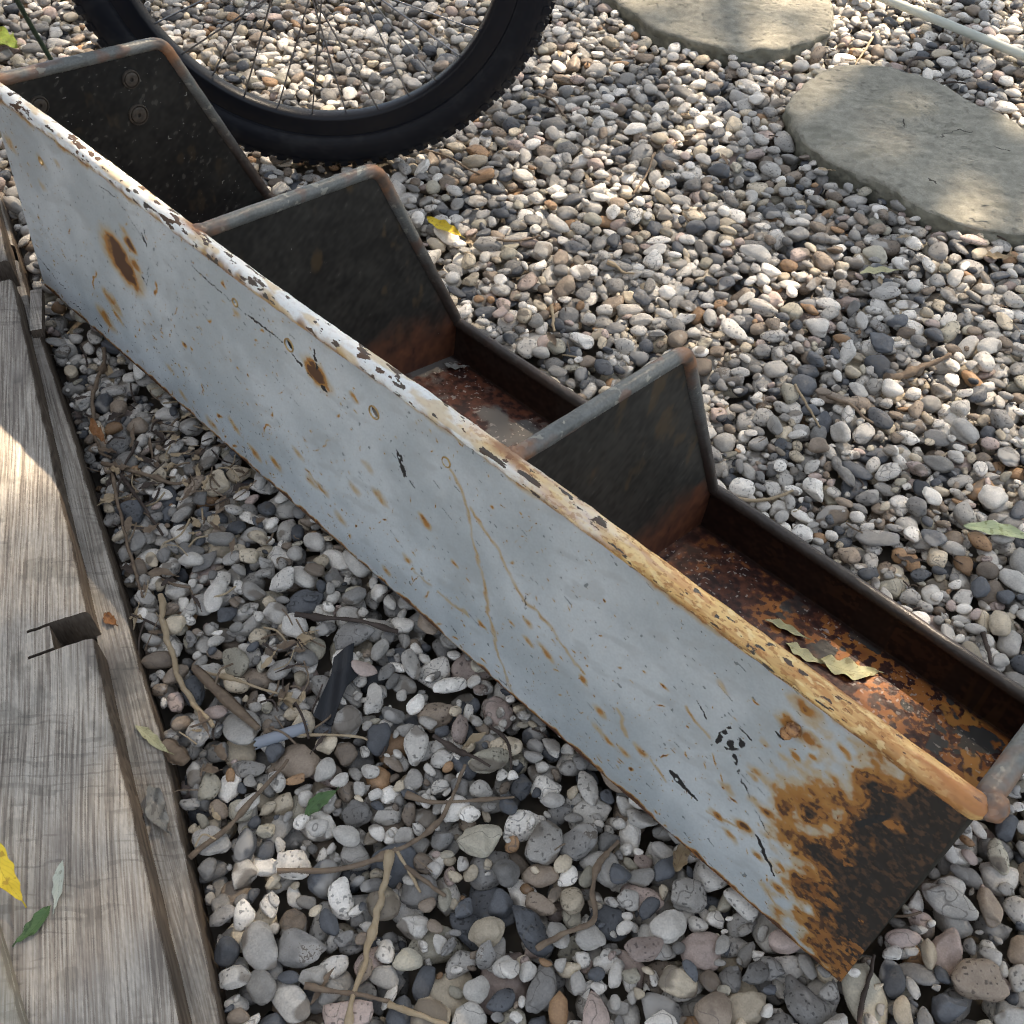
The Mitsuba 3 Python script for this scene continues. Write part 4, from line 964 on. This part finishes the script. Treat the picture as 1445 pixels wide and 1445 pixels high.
def tray_leaf(p0, p1, w, mat, lab, dz=0.0012, **kw):
    p0, p1 = np.array(p0, float), np.array(p1, float)
    d = p1 - p0
    m, uv = leaf_mesh(float(np.linalg.norm(d)), w, **kw)
    m.apply_transform(trimesh.transformations.rotation_matrix(math.atan2(d[1], d[0]), [0, 0, 1]))
    v = np.array(m.vertices); v[:, 2] -= v[:, 2].min(); v[:, :2] += (p0 + p1) / 2
    v[:, 2] += -K * v[:, 1] + dz
    m.vertices = t2w(v)
    key = numbered('fallen_leaf')
    scene[key] = mikit.ply(m, mat, smooth=True, uv=uv)
    tag(key, lab, 'leaf')
tray_leaf((1.052, 0.298), (1.096, 0.318), 0.012, 'mat_leaf_pale', 'narrow pale curled leaf in the rusty right hand bin, behind the touching pair', curl=0.2, fold=0.6, seed=1)
tray_leaf((1.086, 0.287), (1.127, 0.3005), 0.017, 'mat_leaf_pale', 'smooth cream leaf in the right hand bin, left one of the touching pair', curl=0.15, fold=0.2, seed=2)
tray_leaf((1.124, 0.297), (1.176, 0.338), 0.027, 'mat_leaf_pale', 'broad pale yellow leaf with ragged edges in the right hand bin', curl=0.18, fold=0.25, seed=3, wavy=0.12)
tray_leaf((0.468, 0.345), (0.492, 0.366), 0.012, 'mat_leaf_grey', 'small grey leaf scrap in the corner of the middle bin', dz=0.004, curl=0.4, fold=0.2, seed=4)
def g_leaf(p0, p1, w, mat, lab, dz=0.002, z=None, **kw):
    c = (np.array(p0) + np.array(p1)) / 2
    put_leaf('fallen_leaf', p0, p1, w, (hz(c[0], c[1], 0.014, 90) if z is None else z) + dz, mat, lab, **kw)
g_leaf([-0.124, 1.399], [-0.077, 1.334], 0.017, 'mat_leaf_yellow', 'bright yellow leaf on the gravel right of the middle divider', curl=0.15, fold=0.4, seed=5, tilt=(0.35, 0))
g_leaf([0.543, 0.769], [0.618, 0.742], 0.017, 'mat_leaf_palegreen', 'pale green leaf on the gravel at the right edge of the picture', curl=0.1, fold=0.3, seed=6, tilt=(0.3, 0))
g_leaf([0.534, 1.266], [0.594, 1.281], 0.016, 'mat_leaf_pale', 'pale straw leaf on the gravel in front of the large stepping stone', curl=0.1, fold=0.3, seed=7)
g_leaf([0.741, 1.318], [0.782, 1.326], 0.018, 'mat_leaf_brown', 'brown curled leaf touching the near edge of the large stepping stone', curl=0.4, fold=0.5, seed=8)
g_leaf([-1.045, 2.06], [-0.965, 1.99], 0.05, 'mat_leaf_lime', 'lime green leaf on the gravel at the far left edge', curl=0.3, fold=0.3, seed=9)
g_leaf([-0.424, 0.340], [-0.389, 0.286], 0.017, 'mat_leaf_yellow', 'yellow leaf with a ragged edge lying on the notched timber', z=0.105, curl=0.35, fold=0.3, seed=10, tilt=(-0.3, 0))
g_leaf([-0.368, 0.328], [-0.370, 0.288], 0.0085, 'mat_leaf_silver', 'silvery rolled leaf on the notched timber', z=0.090, curl=0.2, fold=0.7, seed=11)
g_leaf([-0.369, 0.290], [-0.391, 0.263], 0.012, 'mat_leaf_green', 'dark green curled leaf on the notched timber', z=0.090, curl=0.2, fold=0.6, seed=12)
g_leaf([-0.186, 0.393], [-0.161, 0.421], 0.013, 'mat_leaf_green', 'small fresh green leaf among the foreground pebbles', curl=0.1, fold=0.5, seed=13, tilt=(0.4, 0))
g_leaf([-0.361, 0.474], [-0.318, 0.452], 0.010, 'mat_leaf_pale', 'slim cream leaf lying across the timber ledge', z=0.047, curl=0.2, fold=0.4, seed=14)
g_leaf([-0.330, 0.412], [-0.300, 0.372], 0.018, 'mat_leaf_grey', 'shrivelled greyish leaf on the timber ledge', z=0.047, curl=0.5, fold=0.7, seed=15, wavy=0.3)
g_leaf([-0.422, 0.610], [-0.407, 0.594], 0.011, 'mat_leaf_orange', 'orange leaf fragment on the ledge beside the square notch', z=0.048, curl=0.3, fold=0.3, seed=16)
g_leaf([-0.512, 0.900], [-0.492, 0.858], 0.012, 'mat_leaf_orange', 'crumpled orange brown leaf at the shaded edge of the ledge', z=0.046, curl=0.5, fold=0.5, seed=17, wavy=0.3)
g_leaf([0.150, 0.345], [0.172, 0.372], 0.014, 'mat_leaf_brown', 'curled brown leaf under the front of the trough', curl=0.5, fold=0.6, seed=18)

# dry litter gathered in the shaded pocket and thinly all over the gravel
LV, LF, LU, off = [], [], [], 0
def add_l(m, uv):
    global off
    LV.append(np.array(m.vertices)); LF.append(np.array(m.faces) + off); LU.append(uv); off += len(m.vertices)
spots_l = [(-0.43, 0.90, 0.10, 130), (-0.215, 0.53, 0.030, 34), (-0.39, 0.62, 0.03, 22), (-0.30, 0.45, 0.03, 14), (-0.35, 0.83, 0.06, 40)]
cand = []
for x, y, s, n in spots_l:
    cand += [(x + rng.normal(0, s * 0.55) , y + rng.normal(0, s), 1) for _ in range(n)]
cand += [(rng.uniform(-1.2, 1.3), rng.uniform(0.2, 2.3), 0) for _ in range(420)]
for x, y, heap in cand:
    if any(P.contains(Point(x, y)) for P in blocked[:2]) : continue
    ix, iy = int((x - X0) / CELL), int((y - Y0) / CELL)
    if HEIGHT[ix, iy] > 1: continue
    z = hz(x, y, 0.006, 70)
    yaw = rng.uniform(0, 2 * math.pi)
    if rng.uniform() < (0.5 if heap else 0.25):
        m, uv = leaf_mesh(rng.uniform(0.012, 0.035), rng.uniform(0.004, 0.011), curl=rng.uniform(-0.4, 0.7), fold=rng.uniform(0, 0.9), twist=rng.uniform(-2, 2), seed=rng.integers(0, 99), n=8, mcols=4, wavy=0.2)
        tone = rng.choice([0.1, 0.5, 0.9], p=[0.2, 0.45, 0.35])
    else:
        l = rng.uniform(0.010, 0.045) if heap else rng.uniform(0.008, 0.028)
        b = rng.normal(0, 0.15)
        m = tube(catmull([[-l / 2, 0, 0], [0, b * l, 0.1 * l * rng.normal()], [l / 2, 0, 0]], 3), rng.uniform(0.0005, 0.0014), 5)
        tone = rng.choice([0.1, 0.5, 0.9], p=[0.3, 0.45, 0.25])
    m.apply_transform(trimesh.transformations.euler_matrix(rng.normal(0, 0.25), rng.normal(0, 0.25), yaw, 'sxyz'))
    m.apply_translation([x, y, z + 0.002 + (rng.uniform(0, 0.008) if heap else 0)])
    add_l(m, np.tile([tone, 0.5], (len(m.vertices), 1)))
scene['leaf_litter'] = mikit.ply(trimesh.Trimesh(np.vstack(LV), np.vstack(LF), process=False), 'mat_twig', smooth=True, uv=np.vstack(LU))
scene['mat_twig'] = two(scene['mat_twig'])
tag('leaf_litter', 'dry bits of leaf and stalk scattered over the gravel and heaped by the timber ledge', 'litter', kind='stuff')

# ------------------------------------------------------------------ plastic scraps
SP = [[-0.158, 0.576], [-0.178, 0.561], [-0.179, 0.544], [-0.191, 0.495], [-0.172, 0.486], [-0.161, 0.528], [-0.150, 0.545], [-0.158, 0.552]]
sm = trimesh.creation.extrude_polygon(Polygon(SP), 0.0016, engine='earcut')
sm = sm.subdivide_to_size(0.006)
v = np.array(sm.vertices); zb = hz(-0.17, 0.53, 0.02, 80)
v[:, 2] += zb + 0.002 + 0.010 * ss(0.54, 0.58, v[:, 1]) - 0.004 * ((v[:, 1] - 0.53) / 0.045) ** 2 + 0.002 * np.sin(v[:, 0] * 220)
sm.vertices = v
single('plastic_strip', sm, 'mat_black_plastic', 'torn strip of black plastic among the pebbles below the panel', 'plastic strip')
a = np.linspace(-0.2, math.pi + 0.5, 16)
pv = []
for xx, tr in ((0, 0), (0.017, 0), (0.034, 0.0), (0.051, 0)):
    for r in (0.0058, 0.0048):
        pv.append(np.stack([np.full(16, xx) + (0.002 * np.sin(a * 5) if xx in (0, 0.051) else 0), r * np.cos(a), r * np.sin(a)], 1))
V = np.vstack(pv); F = []
for i in range(3):
    for o_, fl in ((0, 0), (16, 1)):
        for j in range(15):
            p = i * 32 + o_ + j
            t = [[p, p + 1, p + 33], [p, p + 33, p + 32]]
            F += [x[::-1] for x in t] if fl else t
    for j in (0, 15):
        p = i * 32 + j
        F += [[p, p + 16, p + 48], [p, p + 48, p + 32]]
for i in (0, 3):
    for j in range(15):
        p = i * 32 + j
        F += [[p, p + 1, p + 17], [p, p + 17, p + 16]]
pm2 = trimesh.Trimesh(V, np.array(F), process=False)
pm2.apply_transform(trimesh.transformations.euler_matrix(0.1, -0.06, math.atan2(0.017, 0.049), 'sxyz'))
pm2.apply_translation([-0.244, 0.467, hz(-0.22, 0.475, 0.02, 80) + 0.001])
single('pipe_scrap', pm2, 'mat_blue_plastic', 'broken piece of blue grey plastic pipe beside the cream pebble', 'pipe', smooth=40)

# ------------------------------------------------------------------ unseen fence added on the left to keep the low sky off that side
FN = thing('added_fence')
tag(FN, 'unseen dark brown board fence added on the left to block low sky light', 'fence')
scene['mat_added_fence'] = princ(proc(lambda p, n, uv: mix(rgb(0.05, 0.035, 0.025), rgb(0.12, 0.085, 0.06), fbm(p.x * 40, p.y * 40, p.z * 4, 3))), 0.85, 0.2)
def box_at(c, ext, yaw):
    m = trimesh.creation.box(ext); m.apply_transform(trimesh.transformations.euler_matrix(0, 0, yaw, 'sxyz')); m.apply_translation(c); return m
fyaw = math.atan2(WD[1], WD[0])
for i in range(18):
    c = line_pt(0.95 + i * 0.155, -0.62 - 0.012 * (i % 2))
    part(FN, 'board', box_at([c[0], c[1], 0.80], [0.148, 0.018, 1.60], fyaw), 'mat_added_fence')
for i in range(3):
    c = line_pt(1.0 + i * 1.2, -0.70)
    part(FN, 'post', box_at([c[0], c[1], 0.84], [0.09, 0.09, 1.68], fyaw), 'mat_added_fence')

# ------------------------------------------------------------------ the tree whose crown shades the place (it stands outside the frame)
TREE = thing('shade_tree')
tag(TREE, 'leafy garden tree that overhangs the gravel and dapples it with shade', 'tree')
base = np.array([4.6, 7.2, -0.05])
cc = np.array([0.10, 1.05, 0]) + SUN * 8.6                     # middle of the crown
trunk = catmull([base, base + [-0.1, -0.3, 2.2], base + [-0.3, -0.9, 4.6], [cc[0] + 0.2, cc[1] + 0.3, cc[2] - 0.2]], 8)
part(TREE, 'trunk', rough(tube(trunk, np.linspace(0.14, 0.05, len(trunk)), 14), 0.012, 8), 'mat_bark', smooth=True)
CR = np.random.default_rng(77)
N_LEAF = 50000
pts = CR.normal(size=(N_LEAF * 2, 3)); pts /= np.linalg.norm(pts, axis=1, keepdims=True)
pts *= CR.uniform(0, 1, (len(pts), 1)) ** (1 / 3)
pts = pts * [3.2, 3.0, 1.3]
cl = meshkit.fbm(pts * 2.2 + 40, 3, 21)
pts = pts[cl > 0.455][:N_LEAF] + cc
# leaves cut away along sun lines, shaping the crown to place sun patches
GAPS = [(-0.56, 0.85, 0.09, 0.10), (-0.63, 1.06, 0.09, 0.06), (1.15, 2.15, 0.0, 0.44), (0.75, 2.35, 0.0, 0.22), (0.77, 1.50, 0.05, 0.10), (0.87, 1.43, 0.05, 0.07), (0.62, 1.78, 0.05, 0.08), (0.46, 1.98, 0.05, 0.11), (0.34, 1.72, 0, 0.07), (0.18, 1.52, 0, 0.05), (0.44, 1.28, 0, 0.06), (0.62, 1.02, 0, 0.06), (0.30, 1.12, 0, 0.05), (0.1, 1.95, 0, 0.06), (-0.84, 2.08, 0.0, 0.07), (0.12, 0.60, 0.3, 0.04), (-0.10, 0.80, 0.3, 0.04)]
for hx, hy, hz0, hr in GAPS:
    w = pts - np.array([hx, hy, hz0]); w = w - (w @ SUN)[:, None] * SUN
    pts = pts[np.linalg.norm(w, axis=1) > hr]
# leaf clusters added to block sun over the near bin, timber end and slab
for hx, hy, hz0, hr, cnt in ((0.36, 0.52, 0.05, 0.38, 650), (-0.33, 0.38, 0.05, 0.34, 700), (0.62, 1.55, 0.0, 0.22, 160)):
    q = CR.normal(size=(cnt, 3)); q /= np.linalg.norm(q, axis=1, keepdims=True)
    q *= CR.uniform(0, 1, (cnt, 1)) ** (1 / 3) * hr
    pts = np.vstack([pts, np.array([hx, hy, hz0]) + SUN * 8.6 + q])
nl = len(pts)
dirs = CR.normal(size=(nl, 3)); dirs[:, 2] -= 0.6; dirs /= np.linalg.norm(dirs, axis=1, keepdims=True)
sidev = np.cross(dirs, CR.normal(size=(nl, 3))); sidev /= np.linalg.norm(sidev, axis=1, keepdims=True)
ln = CR.uniform(0.06, 0.11, nl)[:, None]; wd = ln * CR.uniform(0.28, 0.42, (nl, 1))
nrm = np.cross(dirs, sidev)
quad = np.stack([pts, pts + dirs * ln * 0.45 + sidev * wd / 2 + nrm * ln * 0.06, pts + dirs * ln, pts + dirs * ln * 0.45 - sidev * wd / 2 + nrm * ln * 0.06], 1).reshape(-1, 3)
fi = np.arange(nl)[:, None] * 4
fq = np.vstack([fi + [0, 1, 2], fi + [0, 2, 3]])
k = part(TREE, 'crown', trimesh.Trimesh(quad, fq, process=False), 'mat_tree_leaf')
for i in range(9):
    e = cc + CR.normal(size=3) * [1.6, 1.5, 0.5]
    s = trunk[int(len(trunk) * (0.6 + 0.04 * i))] if i < 8 else trunk[-1]
    part(TREE, 'limb', tube(catmull([s, (s + e) / 2 + [0, 0, 0.15], e], 6), np.linspace(0.045, 0.012, 13), 8), 'mat_bark', smooth=True)
print('pebbles', len(peb), 'tri rest', N_TRI, 'visible own', int((own_n > 1).sum()), 'leaves', nl)
